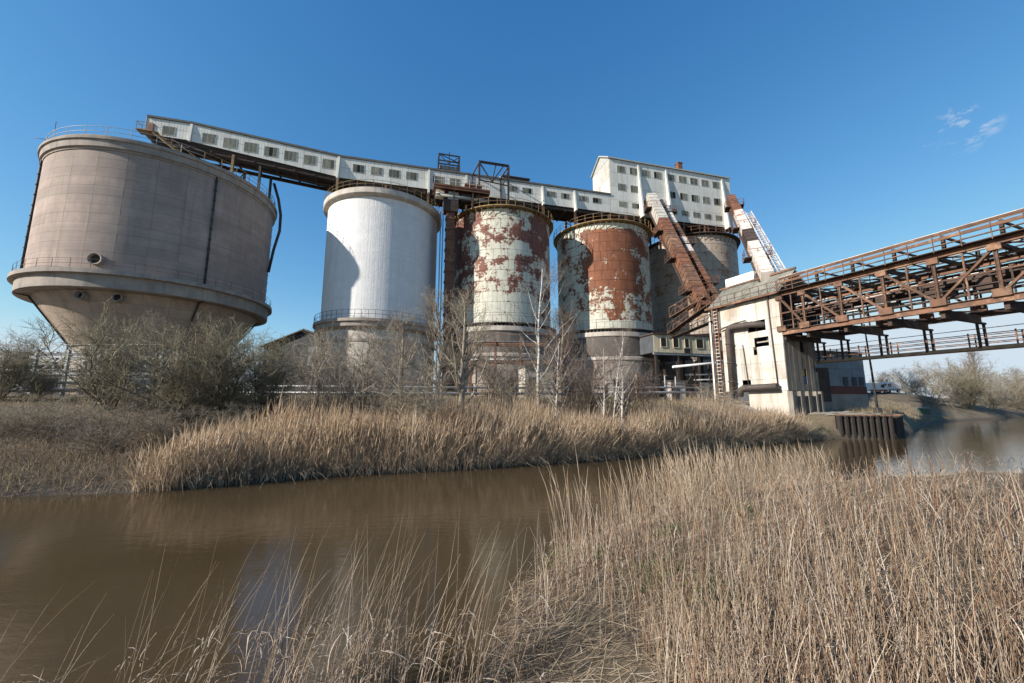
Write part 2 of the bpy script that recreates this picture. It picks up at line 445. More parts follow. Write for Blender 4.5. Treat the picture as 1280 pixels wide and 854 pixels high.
def thing(name, label, cat, loc=(0, 0, 0), rz=0.0, group=None):
    return tag(place(name, None, None, loc, rz), label, cat, group)
def pol(R, phi, z): return Vector((R*sin(radians(phi)), -R*cos(radians(phi)), z))
def copy_tree(o, parent=None):
    c = o.copy(); COL.objects.link(c); c.parent = parent
    for ch in o.children: copy_tree(ch, c)
    return c
def ring_rail(R, z, hgt, n, r=.035, a0=0., a1=360., rails=2, bow=0.):
    mb = MB(); full = abs(a1-a0) >= 359.9
    k = n if full else n+1
    for i in range(k):
        a = a0+(a1-a0)*i/n
        mb.beam(pol(R, a, z), pol(R+bow, a, z+hgt), r*1.8)
    for j in range(rails):
        zz = z+hgt*(j+1)/rails
        pts = [pol(R+bow*(j+1)/rails, a0+(a1-a0)*i/(n*2), zz) for i in range(n*2+1)]
        mb.tube(pts, r, 4, caps=False)
    return mb

# ---------------------------------------------------------------- terrain and water
FS = np.array([(-420,-130),(-150,-45),(-60,0),(-35,9.5),(-18.2,14.8),(-13.3,15.7),(-8.6,18.6),(-1.6,20.7),(7.8,24.9),(14.7,29.0),(24.4,34.6),(30.2,37.4),(34.4,37.0),(42.3,44.0),(69,65),(117,92),(260,160),(640,330)])
NS = np.array([(-420,-170),(-150,-70),(-60,-22),(-20,-3.0),(-6,4.0),(-3.3,5.0),(-.5,5.5),(0.0,7.75),(2.0,10.8),(4.7,13.0),(8.2,15.6),(12.5,16.8),(17.8,17.7),(26,19.6),(45,28),(75,46),(120,70),(260,130),(640,290)])
def poly_dist(P, L):
    d = np.full(len(P), 1e9)
    for a, b in zip(L[:-1], L[1:]):
        ab = b-a; t = np.clip(((P-a)@ab)/(ab@ab), 0, 1)
        d = np.minimum(d, np.hypot(*(P-a-t[:, None]*ab).T))
    return d
def wob(P, f, seed=0):
    r = np.random.default_rng(seed); z = 0
    for i in range(6):
        k = r.normal(size=2)*f*(1+i*.6); z = z+np.sin(P@k+r.uniform(0, 6.28))/(1+i*.6)
    return z/2.2
def height(P):
    P = np.atleast_2d(np.asarray(P, float))
    x, y = P[:, 0], P[:, 1]
    far = y > np.interp(x, FS[:, 0], FS[:, 1]); near = y < np.interp(x, NS[:, 0], NS[:, 1])
    df = poly_dist(P, FS); dn = poly_dist(P, NS)
    zf = np.interp(df, [0, .5, 1.5, 5, 7.5, 10.5, 14, 22, 400], [-.05, .22, .38, .9, 1.8, 2.9, 3.4, 3.9, 3.9])
    zq = np.interp(df, [0, .25, 6, 14, 30, 400], [-.05, 2.05, 2.35, 3.3, 3.9, 3.9])
    zr = np.interp(df, [0, 2, 6, 14, 26, 400], [-.05, .5, 1.8, 3.6, 4.2, 4.2])
    wq = np.interp(x, [26, 30, 46, 54], [0, 1, 1, 0]); wr = np.interp(x, [46, 54], [0, 1])
    zf = zf*(1-wq)*(1-wr)+zq*wq+zr*wr*(1-wq)
    zf = zf+1.7*np.exp(-(((x-88)/22)**2+((y-92)/16)**2))
    zn = np.interp(dn, [0, .4, 3, 6, 20, 400], [-.05, .10, .85, 1.55, 1.8, 2.2])
    z = np.where(far, zf, np.where(near, zn, -np.minimum(np.minimum(df, dn)*.35, 1.3)-.05))
    amp = np.where(far | near, np.minimum(np.minimum(df, dn), 1.5)*.05, .02)
    return z+amp*(wob(P, 1.1, 3)+.6*wob(P, 3.2, 4))
def hz(x, y): return float(height([(x, y)])[0])

def np_mesh(name, verts, faces, mat, tint=None, smooth=False):
    me = bpy.data.meshes.new(name)
    nv, nf, k = len(verts), len(faces), faces.shape[1]
    me.vertices.add(nv); me.vertices.foreach_set('co', verts.astype(np.float32).ravel())
    me.loops.add(nf*k); me.loops.foreach_set('vertex_index', faces.astype(np.int32).ravel())
    me.polygons.add(nf); me.polygons.foreach_set('loop_start', (np.arange(nf)*k).astype(np.int32))
    me.polygons.foreach_set('loop_total', np.full(nf, k, np.int32))
    if smooth: me.polygons.foreach_set('use_smooth', np.ones(nf, bool))
    me.update(calc_edges=True)
    if tint is not None:
        a = me.attributes.new('tint', 'FLOAT', 'POINT'); a.data.foreach_set('value', tint.astype(np.float32))
    me.materials.append(M[mat])
    return me

def sheet(xs, ys, zfun, name, mat):
    X, Y = np.meshgrid(xs, ys); P = np.stack([X.ravel(), Y.ravel()], -1)
    V = np.column_stack([P, zfun(P)])
    nx, ny = len(xs), len(ys); i = np.arange((nx-1)*(ny-1)); r, c = i//(nx-1), i % (nx-1)
    a = r*nx+c; F = np.stack([a, a+1, a+nx+1, a+nx], -1)
    return np_mesh(name, V, F, mat, smooth=True)
gx = 6*np.sinh(np.linspace(-5.6, 5.9, 330))+4; gy = 7+6*np.sinh(np.linspace(-4.4, 5.9, 330))
tag(place('ground', sheet(gx, gy, height, 'ground', 'ground')), 'brown earth river banks reaching back to the silo yard', 'ground', kind='structure')
tag(place('river', sheet(np.linspace(-460, 700, 30), np.linspace(-240, 420, 20), lambda P: np.zeros(len(P)), 'river', 'water')),
    'muddy brown river between the reed banks', 'river', kind='structure')

# ---------------------------------------------------------------- silos
def curved_piece(R0, R1, zlo, zhi, dphi, th, sub=6):
    """one wall piece: outer face at radius R0 (bottom) to R1 (top), own edges and thickness"""
    mb = MB(); h2 = dphi/2
    A = [-h2+dphi*i/sub for i in range(sub+1)]
    v = [pol(R0, a, zlo) for a in A]+[pol(R1, a, zhi) for a in A]; m = sub+1
    mb.add(v, [(i, i+1, i+1+m, i+m) for i in range(sub)], True)
    inner = [pol(R0-th, a, zlo) for a in A]+[pol(R1-th, a, zhi) for a in A]
    sd = v+inner; k = 2*m; fs = []
    for i in range(sub):
        fs += [(i+1, i, i+k, i+1+k), (i+m, i+1+m, i+1+m+k, i+m+k)]
    fs += [(0, m, m+k, k), (m+sub, sub, sub+k, m+sub+k)]
    mb.add(sd, fs, False)
    return mb
def tile_wall(parent, name, mat, R0, R1, z0, z1, courses, npanel, phic, half, gap, th, brick=True, jig=.012, taper=None):
    dphi = 360./npanel; H = (z1-z0)/courses
    base = None
    for c in range(courses):
        zl = z0+c*H
        if base is None or R0 != R1:
            ra = R0+(R1-R0)*c/courses; rb = R0+(R1-R0)*(c+1)/courses
            mb = curved_piece(ra, rb, gap/2, H-gap/2, dphi-math.degrees(gap/ra), th)
            me = mb.build(name, mat, parent); base = me.data; first = me
        else: first = None
        off = (c % 2)*.5 if brick else 0
        k0 = int(math.floor((phic-half)/dphi)); k1 = int(math.ceil((phic+half)/dphi))
        for k in range(k0, k1+1):
            ph = (k+off)*dphi
            o = first if first is not None else place(name, base, parent)
            first = None
            j = random.uniform(-jig, jig); o.rotation_euler = (0, 0, radians(ph))
            d = pol(1, ph, 0); o.location = (d.x*j, d.y*j, zl)
GZ = 2.6   # below the yard, so that no base hangs in the air
def silo_root(name, label, s):
    return thing(name, label, 'silo', W(s, 0, 0), ROW_ROT, 'silos standing in a row along the river')

# large concrete hopper silo
s1 = silo_root('concrete_silo', 'huge brown concrete silo with a cone hopper base, largest of the row', -31.78)
PH1 = 27.2
MB().lathe([(11.66, 16.6), (11.66, 31.0), (0.01, 31.3)], 120).build('shell', 'concrete_core', s1)
tile_wall(s1, 'concrete_panel', 'concrete', 11.77, 11.77, 16.92, 30.62, 13, 28, PH1, 104, .016, .1, brick=False, jig=.004)
MB().lathe([(11.70, 30.5), (11.86, 30.52), (11.9, 30.72), (12.08, 30.78), (12.12, 31.5), (12.28, 31.56), (12.3, 31.84), (12.1, 31.86), (12.1, 32.08), (11.5, 32.08), (11.5, 31.2)], 128).build('rim', 'concrete_rim', s1)
ring_rail(11.9, 32.08, 1.15, 11, .03, -78, 38).build('railing', 'grey_steel', s1)
ring_rail(11.9, 32.08, 1.15, 14, .035, 38, 160).build('railing', 'yellow_steel', s1)
sl = MB().lathe([(11.7, 16.75), (12.7, 16.88), (12.72, 16.42), (12.25, 16.36), (12.22, 15.05), (11.9, 14.98), (10.9, 15.02)], 128).build('ring_beam', 'concrete_rim', s1)
ring_rail(12.5, 16.88, 1.05, 44, .018).build('railing', 'rust_brown', sl)
MB().lathe([(10.82, 15.05), (7.25, 9.6), (7.12, 9.5), (7.12, 2.0)], 120).build('hopper', 'concrete_core', s1)
tile_wall(s1, 'hopper_panel', 'hopper', 7.38, 10.93, 9.66, 15.0, 5, 28, PH1, 104, .016, .1, brick=False, jig=.003)
tile_wall(s1, 'stem_panel', 'pale_concrete', 7.2, 7.2, 5.2, 9.5, 3, 24, PH1, 104, .03, .08, brick=False, jig=.003)
for ph in (45.2, -52.0, 118.):
    p = MB().tube([pol(11.88, ph, 30.7), pol(11.88, ph, 16.95)], .11, 8).build('downpipe', 'dark_steel', s1)
    br = MB()
    for i in range(11): br.tube([pol(11.88, ph, 17.6+i*1.25), pol(11.88, ph, 17.75+i*1.25)], .16, 8)
    tag(br.build('bracket', 'dark_steel', p), kind='stuff')
    MB().tube([pol(12.1, ph, 15.02), pol(11.05, ph, 14.85), pol(7.55, ph, 9.75), pol(7.4, ph, 5)], .10, 8).build('downpipe', 'dark_steel', s1)
def porthole(parent, R, ph, z, r, out, name='manhole'):
    d = pol(1, ph, 0); c = pol(R, ph, z)
    mb = MB().tube([c-d*.1, c+d*out], r, 18, caps=False); mb.tube([c+d*out, c+d*(out-.001), c-d*.1], [r, r*.82, r*.82], 18, caps=False)
    o = mb.build(name, 'concrete_rim', parent)
    MB().tube([c-d*.05, c+d*(out*.35)], r*.82, 18).build('plug', 'rust_dark', o)
porthole(s1, 11.8, .3, 18.05, .62, .45)
for ph in (-7.4, 9.0): porthole(s1, 10.55, ph, 14.35, .45, .75, 'vent_pipe')
mb = MB().tube([pol(11.9, -36, 32.1), pol(11.9, -36, 34.3)], .03, 5); mb.tube([pol(11.9, -50, 33.1), pol(12.9, -56, 33.3)], .025, 5)
mb.build('antenna', 'dark_steel', s1)
# overflow pipe hanging by the right of the rim
mb = MB().tube([pol(11.6, 99, 36.0), pol(12.4, 98, 33.5), pol(12.9, 97, 31.0), pol(12.95, 97, 28.5), pol(12.4, 97, 25.5), pol(12.0, 97, 22.0)], .2, 8)
mb.build('overflow_pipe', 'dark_steel', s1)

# white silo
s2 = silo_root('white_silo', 'white painted silo with a large round shadow, second from the left of the row', -3.97)
MB().lathe([(8.06, 13.6), (8.06, 30.95)], 128).build('shell', 'white_shell', s2)
MB().lathe([(8.05, 30.9), (8.62, 31.15), (8.72, 31.25), (8.72, 31.98), (8.1, 32.0), (0.02, 32.6)], 128).build('rim', 'pale_concrete', s2)
ring_rail(8.6, 31.98, 1.1, 48, .032).build('railing', 'yellow_steel', s2)
g = MB().lathe([(8.0, 13.95), (8.97, 13.93), (8.97, 13.55), (8.72, 13.5), (8.72, 12.95), (8.12, 12.6)], 128).build('gallery_slab', 'concrete_rim', s2)
ring_rail(8.85, 13.93, 1.1, 64, .024).build('railing', 'dark_steel', g)
MB().lathe([(8.1, GZ), (8.1, 12.7)], 128).build('base_drum', 'pale_concrete', s2)
MB().lathe([(8.1, 11.0), (8.2, 11.0), (8.2, 11.35), (8.1, 11.35)], 96).build('band', 'concrete_rim', s2)

# steel plated silos
def steel_silo(name, label, s, phic, mat_args, courses=11, npl=24, rim_mat='yellow_steel', R=7.95, base_mat='brick'):
    r = silo_root(name, label, s)
    pm = peel_mat(name+' plates', r, *mat_args)
    MB().lathe([(R-.07, 13.6), (R-.07, 32.0), (.02, 33.2)], 96).build('shell', 'rust_dark', r)
    tile_wall(r, 'steel_plate', pm, R, R, 14.35, 31.75, courses, npl, phic, 104, .04, .05, jig=.016)
    rm = MB().lathe([(R-.1, 31.86), (8.62, 31.88), (8.66, 31.95), (8.62, 32.06), (R-.1, 32.06)], 96).build('walkway', 'rust_dark' if rim_mat == 'rust' else rim_mat, r)
    ring_rail(8.62, 32.05, 1.15, 40, .032).build('railing', rim_mat, rm)
    br = MB()
    for i in range(32):
        a = phic-100+i*6.6; br.beam(pol(8.5, a, 31.8), pol(R+.02, a, 30.7), .07)
    tag(br.build('bracket', 'rust_dark' if rim_mat == 'rust' else rim_mat, rm), kind='stuff')
    fl = MB().lathe([(R-.05, 14.4), (8.9, 14.36), (8.9, 14.22), (R-.05, 14.2)], 96).build('base_flange', 'rust_dark', r)
    cl = MB()
    for i in range(56):
        a = phic-105+i*3.75; cl.hexa([pol(8.05, a-.7, 13.85), pol(8.75, a-.7, 13.85), pol(8.75, a+.7, 13.85), pol(8.05, a+.7, 13.85),
                                     pol(8.05, a-.7, 14.2), pol(8.75, a-.7, 14.2), pol(8.75, a+.7, 14.2), pol(8.05, a+.7, 14.2)])
    tag(cl.build('chair_bolt', 'dark_steel', fl), kind='stuff')
    ring_rail(8.8, 14.36, 1.0, 26, .018, phic-105, phic+105, rails=1).build('railing', 'rust_dark', fl)
    MB().lathe([(8.05, 13.85), (8.78, 13.85), (8.78, 13.2), (8.66, 13.1)], 96).build('ring_beam', 'pale_concrete', r)
    MB().lathe([(8.64, GZ), (8.64, 9.6)], 96).build('lower_drum', 'concrete_rim', r)
    MB().lathe([(8.64, 9.55), (8.8, 9.55), (8.8, 9.95), (8.6, 10.05)], 96).build('ledge', 'pale_concrete', r)
    MB().lathe([(8.6, 10.0), (8.6, 13.2)], 96).build('brick_drum', base_mat, r)
    p = MB()
    p.tube([pol(8.72, phic-24, 13.0), pol(8.72, phic-24, 4.0)], .09, 6); p.build('downpipe', 'concrete_rim', r)
    MB().box(-.55, .55, -8.9, -8.5, 4.9, 6.6).build('door_hatch', 'black', r, rz=radians(phic+10))
    return r
green = ((.52, .51, .41), (.61, .59, .49))
steel_silo('steel_silo', 'pale green steel silo with scattered rust patches, third from the left of the row', 14.81, -13.5,
           (*green, ((.24, .085, .05), (.13, .05, .035)), [(-74, 30, 25.5, 8.5, .16), (38, 20, 28.5, 5.0, .12), (-8, 30, 27.5, 1.3, .05), (5, 40, 23.5, 1.6, .05), (-15, 60, 15.8, 2.5, -.12)], -.085, .42))
steel_silo('steel_silo', 'silo with one broad rust red area over flaking pale paint, fourth of the row', 33.30, -28.0,
           (*green, ((.27, .092, .034), (.15, .054, .028)), [(-18, 42, 26.4, 5.4, .21), (-8, 36, 18.8, 3.2, .085), (-92, 22, 29, 5, .06), (-15, 60, 14.9, .8, -.3), (-20, 70, 31.5, .7, -.25)], -.095, .40), rim_mat='yellow_steel')
steel_silo('steel_silo', 'tan grey silo streaked with rust, rightmost of the row behind the conveyor legs', 51.8, -40.0,
           ((.42, .34, .27), (.32, .265, .22), ((.36, .20, .11), (.27, .15, .09)), [(-30, 60, 26, 4, .06)], -.13, .30), rim_mat='rust', npl=26, R=8.0)

# ---------------------------------------------------------------- gallery over the silos and head house
TF = 3.0      # front face, metres in front of the row's centre line
win_mesh = {}
hole_mesh = {}
def win_hole(pm):
    if pm.name not in hole_mesh:
        h_ = pm.copy(); h_.materials.clear(); h_.materials.append(M['black']); hole_mesh[pm.name] = h_
    return hole_mesh[pm.name]
def window(parent, x0, x1, z0, z1, y, panes=3):
    """y: wall face (local, camera side is -y)"""
    w, h = round(x1-x0, 2), round(z1-z0, 2); key = (w, h, panes)
    if key not in win_mesh:
        f = MB(); b = .07
        f.box(0, w, -.02, .03, 0, b); f.box(0, w, -.02, .03, h-b, h); f.box(0, b, -.02, .03, b, h-b); f.box(w-b, w, -.02, .03, b, h-b)
        pw = (w-2*b)/panes; p = MB().box(.02, pw-.02, -.010, .02, b, h-b)
        for k in range(1, 4): p.box(.02+k*(pw-.04)/4-.012, .02+k*(pw-.04)/4+.012, -.018, -.0102, b, h-b)
        fo = f.build('window', 'frame_grey'); po = p.build('pane', 'pane')
        win_mesh[key] = (fo.data, po.data); bpy.data.objects.remove(fo); bpy.data.objects.remove(po)
    fm, pm = win_mesh[key]
    f = place('window', fm, parent, (x0, y, z0))
    pw = (w-.14)/panes
    for k in range(panes):
        if random.random() < .07: place('pane', win_hole(pm), f, (.07+k*pw, 0, 0)); continue
        place('pane', pm, f, (.07+k*pw, random.uniform(0, .004), 0))
def clad(parent, x0, x1, zb0, zb1, zt0, zt1, y, nx, nz, mat='cladding', th=.05, gap=.018):
    """sheet cladding in a wall plane facing -y; bottom and top heights may differ at both ends"""
    for i in range(nx):
        for j in range(nz):
            def pt(a, b):
                x = x0+(x1-x0)*a; zb = zb0+(zb1-zb0)*a; zt = zt0+(zt1-zt0)*a
                return Vector((x, y, zb+(zt-zb)*b))
            a0, a1 = i/nx, (i+1)/nx; b0, b1 = j/nz, (j+1)/nz
            g = gap/(x1-x0); q = gap/max(.5, zt0-zb0)
            P = [pt(a0+g, b0+q), pt(a1-g, b0+q), pt(a1-g, b1-q), pt(a0+g, b1-q)]
            dy = random.uniform(0, .008)
            for k in P: k.y += dy
            mb = MB().slab(*P, (0, -1, 0), th)
            # ribs of the profiled sheet
            n = max(2, int((x1-x0)/nx/.32))
            for k in range(n):
                f = (k+.5)/n; lo = P[0].lerp(P[1], f); hi = P[3].lerp(P[2], f)
                mb.beam(lo+Vector((0, -.002, .01)), hi+Vector((0, -.002, -.01)), .06, .008, up=(0, -1, 0))
            mb.build('cladding_sheet', mat, parent)
def fin(parent, x, zt, zb, out, y, wid=.28):
    y -= .03
    mb = MB().add([(x-wid/2, y, zb), (x+wid/2, y, zb), (x+wid/2, y, zt), (x-wid/2, y, zt), (x-wid/2, y-out, zb), (x+wid/2, y-out, zb), (x-wid/2, y-.06, zt), (x+wid/2, y-.06, zt)],
                  [(4, 5, 7, 6), (0, 4, 6, 3), (5, 1, 2, 7), (0, 1, 5, 4), (3, 6, 7, 2), (1, 0, 3, 2)])
    mb.build('column_cover', 'cladding', parent)

gal = thing('conveyor_gallery', 'long grey white conveyor gallery with louvred windows running over the silo tops', 'gallery', W(0, 0, 0), ROW_ROT)
yb = 1.2
# core behind the sheets: inner dark shell
def gal_seg(x0, x1, zb0, zb1, zt0, zt1, nx, nz=2):
    clad(gal, x0, x1, zb0, zb1, zt0, zt1, -TF, nx, nz)
    y0 = -TF+.07
    MB().hexa([(x0, y0, zb0), (x1, y0, zb1), (x1, yb, zb1), (x0, yb, zb0), (x0, y0, zt0), (x1, y0, zt1), (x1, yb, zt1), (x0, yb, zt0)]).build('inner_wall', 'shed_dark', gal)
    MB().hexa([(x0, -TF-.14, zt0+.02), (x1, -TF-.14, zt1+.02), (x1, yb+.1, zt1+.02), (x0, yb+.1, zt0+.02),
               (x0, -TF-.14, zt0+.30), (x1, -TF-.14, zt1+.30), (x1, yb+.1, zt1+.5), (x0, yb+.1, zt0+.5)]).build('roof', 'roof_edge', gal)
gal_seg(-34.4, -29.35, 38.3, 38.25, 40.7, 40.7, 2)
gal_seg(-29.3, -10.65, 38.15, 35.85, 40.7, 39.05, 8)
gal_seg(-10.6, 33.72, 35.75, 35.95, 39.0, 39.25, 18)
MB().box(-34.48, -34.41, -TF-.05, yb+.05, 38.2, 40.75).build('end_wall', 'white_sheet', gal)
d = MB().box(-34.15, -33.5, -TF-.07, -TF+.02, 38.36, 39.85).build('door', 'red_door', gal)
MB().box(-33.62, -33.56, -TF-.12, -TF-.071, 38.95, 39.15).build('handle', 'dark_steel', d)
window(gal, -32.6, -31.1, 38.55, 39.85, -TF-.012, 2)
for k, x in enumerate((-28.0, -25.47, -22.94, -20.41, -17.88, -15.35, -12.85)):
    zc = 39.42+(x+28)*(-.0835)-.52
    window(gal, x, x+1.7, zc-.75, zc+.75, -TF-.012)
for x in (-8.7, -6.13, -3.6, -1.05, 3.0, 5.58): window(gal, x, x+1.68, 36.9, 38.23, -TF-.012)
for x in (15.1, 17.5, 21.8, 24.3, 27.7, 30.2): window(gal, x, x+1.68, 37.32, 38.35, -TF-.012)
for x, zt, zb, o in ((-29.33, 40.75, 38.0, .3), (-10.62, 39.1, 35.3, .75), (2.4, 39.1, 34.9, .75), (8.25, 39.1, 35.7, .55), (21.05, 39.1, 35.5, .75), (26.85, 39.1, 35.2, .75)):
    fin(gal, x, zt, zb, o, -TF)
# underside steelwork
for x0, x1, z0, z1 in ((-33.5, -10.8, 38.0, 35.72), (-10.4, 33.6, 35.6, 35.8)):
    for y in (-TF+.25, -.9, yb-.2): MB().ibeam((x0, y, z0-.2), (x1, y, z1-.2), .25, .45).build('floor_girder', 'rust_dark', gal)
for k in range(25):
    x = -32+k*2.6
    z = 35.3 if x > -10.6 else 35.45+(-10.6-x)*.105
    MB().beam((x, -TF+.1, z-.05), (x, yb, z-.05), .16, .25).build('cross_beam', 'rust_dark', gal)
for x, zt in ((-24.0, 36.9), (-10.62, 35.2), (2.4, 34.9), (8.25, 35.5), (21.05, 35.5), (26.85, 35.4), (-3.9, 35.4), (14.8, 35.4), (33.2, 35.5)):
    for y in (-TF-.1, yb-.3):
        MB().ibeam((x, y, 32.0), (x, y, zt), .3, .3).build('stub_column', 'yellow_steel' if x in (-24.0, -10.62) else 'rust_brown', gal)
    MB().beam((x, -TF, 32.3), (x, yb-.3, zt-.3), .1).build('brace', 'rust_dark', gal)
# stub legs standing at the right edge of the concrete silo
for x, y in ((-20.8, -2.6), (-20.4, .6)):
    MB().ibeam((x, y, 31.0), (x, y, 36.4), .28, .28).build('stub_column', 'dark_steel', gal)
bal = MB().box(-34.75, -32.9, -TF-1.3, -TF-.06, 38.05, 38.2)
for a in (-34.7, -34.1, -32.95):
    bal.beam((a, -TF-1.25, 38.2), (a, -TF-1.25, 39.2), .05)
bal.beam((-34.7, -TF-1.25, 39.2), (-32.95, -TF-1.25, 39.2), .05); bal.beam((-34.7, -TF-1.25, 38.7), (-32.95, -TF-1.25, 38.7), .04)
bal.beam((-34.7, -TF-1.25, 39.2), (-34.7, -TF-.1, 39.2), .05)
bal.beam((-33.4, -TF-1.2, 38.1), (-33.4, -TF-.1, 37.0), .08)
bal.build('balcony', 'yellow_steel', gal)
st = MB()
for k in range(14):
    x = -32.9+k*.55; z = 38.1-k*.42; st.box(x, x+.5, -TF-1.2, -TF-.4, z-.06, z)
    if k % 2 == 0: st.beam((x, -TF-1.2, z), (x, -TF-1.2, z+1.0), .045)
st.beam((-32.9, -TF-1.2, 39.1), (-25.4, -TF-1.2, 33.4), .05); st.beam((-32.9, -TF-1.2, 37.9), (-25.4, -TF-1.2, 32.2), .16)
st.build('stair', 'yellow_steel', gal)

hh = thing('head_house', 'tall grey white clad head house with gable roof above the right silos', 'building', W(0, 0, 0), ROW_ROT)
HX0, HX1, HB = 33.75, 59.75, 3.4
clad(hh, HX0, HX1, 35.95, 36.1, 46.35, 46.35, -TF, 10, 4)
MB().hexa([(HX0+.08, -TF+.07, 35.95), (HX1-.08, -TF+.07, 36.1), (HX1-.08, HB, 36.1), (HX0+.08, HB, 35.95), (HX0+.08, -TF+.07, 46.3), (HX1-.08, -TF+.07, 46.3), (HX1-.08, HB, 46.3), (HX0+.08, HB, 46.3)]).build('inner_wall', 'shed_dark', hh)
for x, sg in ((HX0, -1), (HX1, 1)):
    for j in range(3):
        z0, z1 = 36+j*3.4, 36+(j+1)*3.4
        for k in range(2):
            ya, yc = -TF+.02+k*3.2, -TF+.02+(k+1)*3.2
            MB().box(min(x, x+sg*.05), max(x, x+sg*.05), ya+.02, yc-.02, z0+.02, z1-.02).build('cladding_sheet', 'white_sheet', hh)
    g = MB().add([(x, -TF, 46.25), (x, HB, 46.25), (x, .2, 48.45), (x+sg*.05, -TF, 46.25), (x+sg*.05, HB, 46.25), (x+sg*.05, .2, 48.45)],
                 [(0, 2, 1), (3, 4, 5), (0, 3, 5, 2), (1, 2, 5, 4), (0, 1, 4, 3)])
    g.build('gable', 'frame_grey', hh)
rf = MB().hexa([(HX0-.35, -TF-.25, 46.25), (HX1+.3, -TF-.25, 46.25), (HX1+.3, .2, 48.5), (HX0-.35, .2, 48.5), (HX0-.35, -TF-.25, 46.5), (HX1+.3, -TF-.25, 46.5), (HX1+.3, .2, 48.75), (HX0-.35, .2, 48.75)])
rf.hexa([(HX0-.35, .2, 48.5), (HX1+.3, .2, 48.5), (HX1+.3, HB+.25, 46.25), (HX0-.35, HB+.25, 46.25), (HX0-.35, .2, 48.75), (HX1+.3, .2, 48.75), (HX1+.3, HB+.25, 46.5), (HX0-.35, HB+.25, 46.5)])
rfo = rf.build('roof', 'frame_grey', hh)
MB().box(48.9, 49.8, -2.2, -1.2, 46.9, 48.5).box(48.8, 49.9, -2.3, -1.1, 48.5, 48.62).build('vent_stack', 'rust', rfo)
for x, n_ in ((35.2, 3), (37.75, 3), (40.25, 3), (42.75, 3), (45.55, 3), (48.1, 3), (50.6, 3), (53.1, 3), (55.6, 3)):
    window(hh, x, x+1.68, 43.85, 45.2, -TF-.012, n_)
for x in (35.2, 37.75): window(hh, x, x+1.68, 40.4, 41.75, -TF-.012)
window(hh, 46.0, 47.2, 40.4, 41.75, -TF-.012, 2)
for x in (48.1, 50.6, 53.1, 55.6): window(hh, x, x+1.68, 40.36, 41.78, -TF-.012)
for x in (35.3, 37.9): window(hh, x, x+1.68, 37.33, 38.37, -TF-.012)
window(hh, 46.3, 47.4, 37.26, 38.33, -TF-.012, 2)
for x in (48.2, 50.7, 53.2, 55.7): window(hh, x, x+1.62, 37.26, 38.33, -TF-.012)
for x in (39.55, 45.35, 57.85): fin(hh, x, 46.2, 35.6, 1.1, -TF, .32)
for x in (36.5, 39.55, 45.35, 48.6, 53.2, 57.85):
    for y in (-TF+.2, 2.8): MB().ibeam((x, y, 32.0), (x, y, 36.0), .32, .32).build('stub_column', 'rust_brown', hh)
for y in (-TF+.3, 0, 3.0): MB().ibeam((HX0, y, 35.65), (HX1, y, 35.75), .3, .5).build('floor_girder', 'rust_dark', hh)
for k in range(11): MB().beam((HX0+.6+k*2.5, -TF+.1, 35.4), (HX0+.6+k*2.5, HB, 35.4), .16, .25).build('cross_beam', 'rust_dark', hh)

# hoist cage behind the gallery roof
cg = thing('hoist_cage', 'small black steel hoist cage rising from the gallery roof', 'hoist', W(5.7, -.4, 39.4), ROW_ROT)
mb = MB()
for x in (-1.75, 1.75):
    for y in (-.9, .9): mb.beam((x, y, -.4), (x*.95, y*.95, 4.4), .2)
mb.build('frame_post', 'dark_steel', cg)
mb = MB()
for z in (2.6, 4.3):
    for y in (-.88, .88): mb.beam((-1.7, y, z), (1.7, y, z), .18)
    for x in (-1.68, 1.68): mb.beam((x, -.9, z), (x, .9, z), .18)
mb.beam((-1.7, -.9, 4.3), (1.7, .9, 4.3), .1); mb.beam((-1.7, -.88, 4.2), (.1, -.88, 2.7), .1); mb.beam((1.7, -.88, 4.2), (-.1, -.88, 2.7), .1)
mb.beam((0, -.8, 2.6), (0, -.8, 4.9), .12)
mb.build('crown_beam', 'dark_steel', cg)
MB().box(-1.5, 1.5, -.75, .75, .2, 2.4).build('machine_housing', 'concrete_rim', cg)
mb = MB()
for k in range(5): mb.beam((-1.3+k*.65, -.8, .2), (-1.3+k*.65, -.8, 2.4), .09)
for z in (.9, 1.7): mb.beam((-1.6, -.82, z), (1.6, -.82, z), .09)
mb.build('guard_bar', 'dark_steel', cg)

# portal frame on the third silo's top
pf = thing('portal_frame', 'rusty steel portal frame with zigzag bracing above the third silo', 'steel frame', W(12.1, 6.0, 32.1), ROW_ROT)
for x in (-2.3, 2.3):
    MB().ibeam((x, 0, 0), (x, 0, 7.7), .26, .26).build('post', 'rust_dark', pf)
    MB().beam((x, 0, 7.6), (x-.6, 3.0, 7.2), .16).build('tie', 'rust_dark', pf)
    MB().beam((x-.5, 2.8, 1.5), (x-.6, 3.0, 7.2), .16).build('post', 'rust_dark', pf)
MB().ibeam((-2.4, 0, 7.7), (2.4, 0, 7.7), .22, .3).build('top_beam', 'rust_dark', pf)
for p, q in (((-2.3, 7.6), (-.3, 4.6)), ((-.3, 4.6), (.3, 7.6)), ((-.3, 4.6), (1.5, 7.6)), ((-.3, 4.6), (2.3, 4.4)), ((2.3, 7.0), (1.5, 4.5)), ((-2.3, 4.7), (-.3, 4.6))):
    MB().beam((p[0], .05, p[1]), (q[0], .05, q[1]), .15).build('brace', 'rust_dark', pf)
mf = thing('roof_fan', 'low black machine box on the gallery roof right of the portal frame', 'machine', W(17.0, .5, 39.4), ROW_ROT)
MB().box(-2.2, 2.2, -.8, .8, .05, 1.5).build('casing', 'dark_steel', mf)
MB().box(-2.4, 2.4, -1.0, 1.0, 1.5, 1.65).build('cover', 'rust_dark', mf)
MB().box(-2.8, -2.25, -.5, .5, .1, 1.6).build('duct', 'white_sheet', mf)

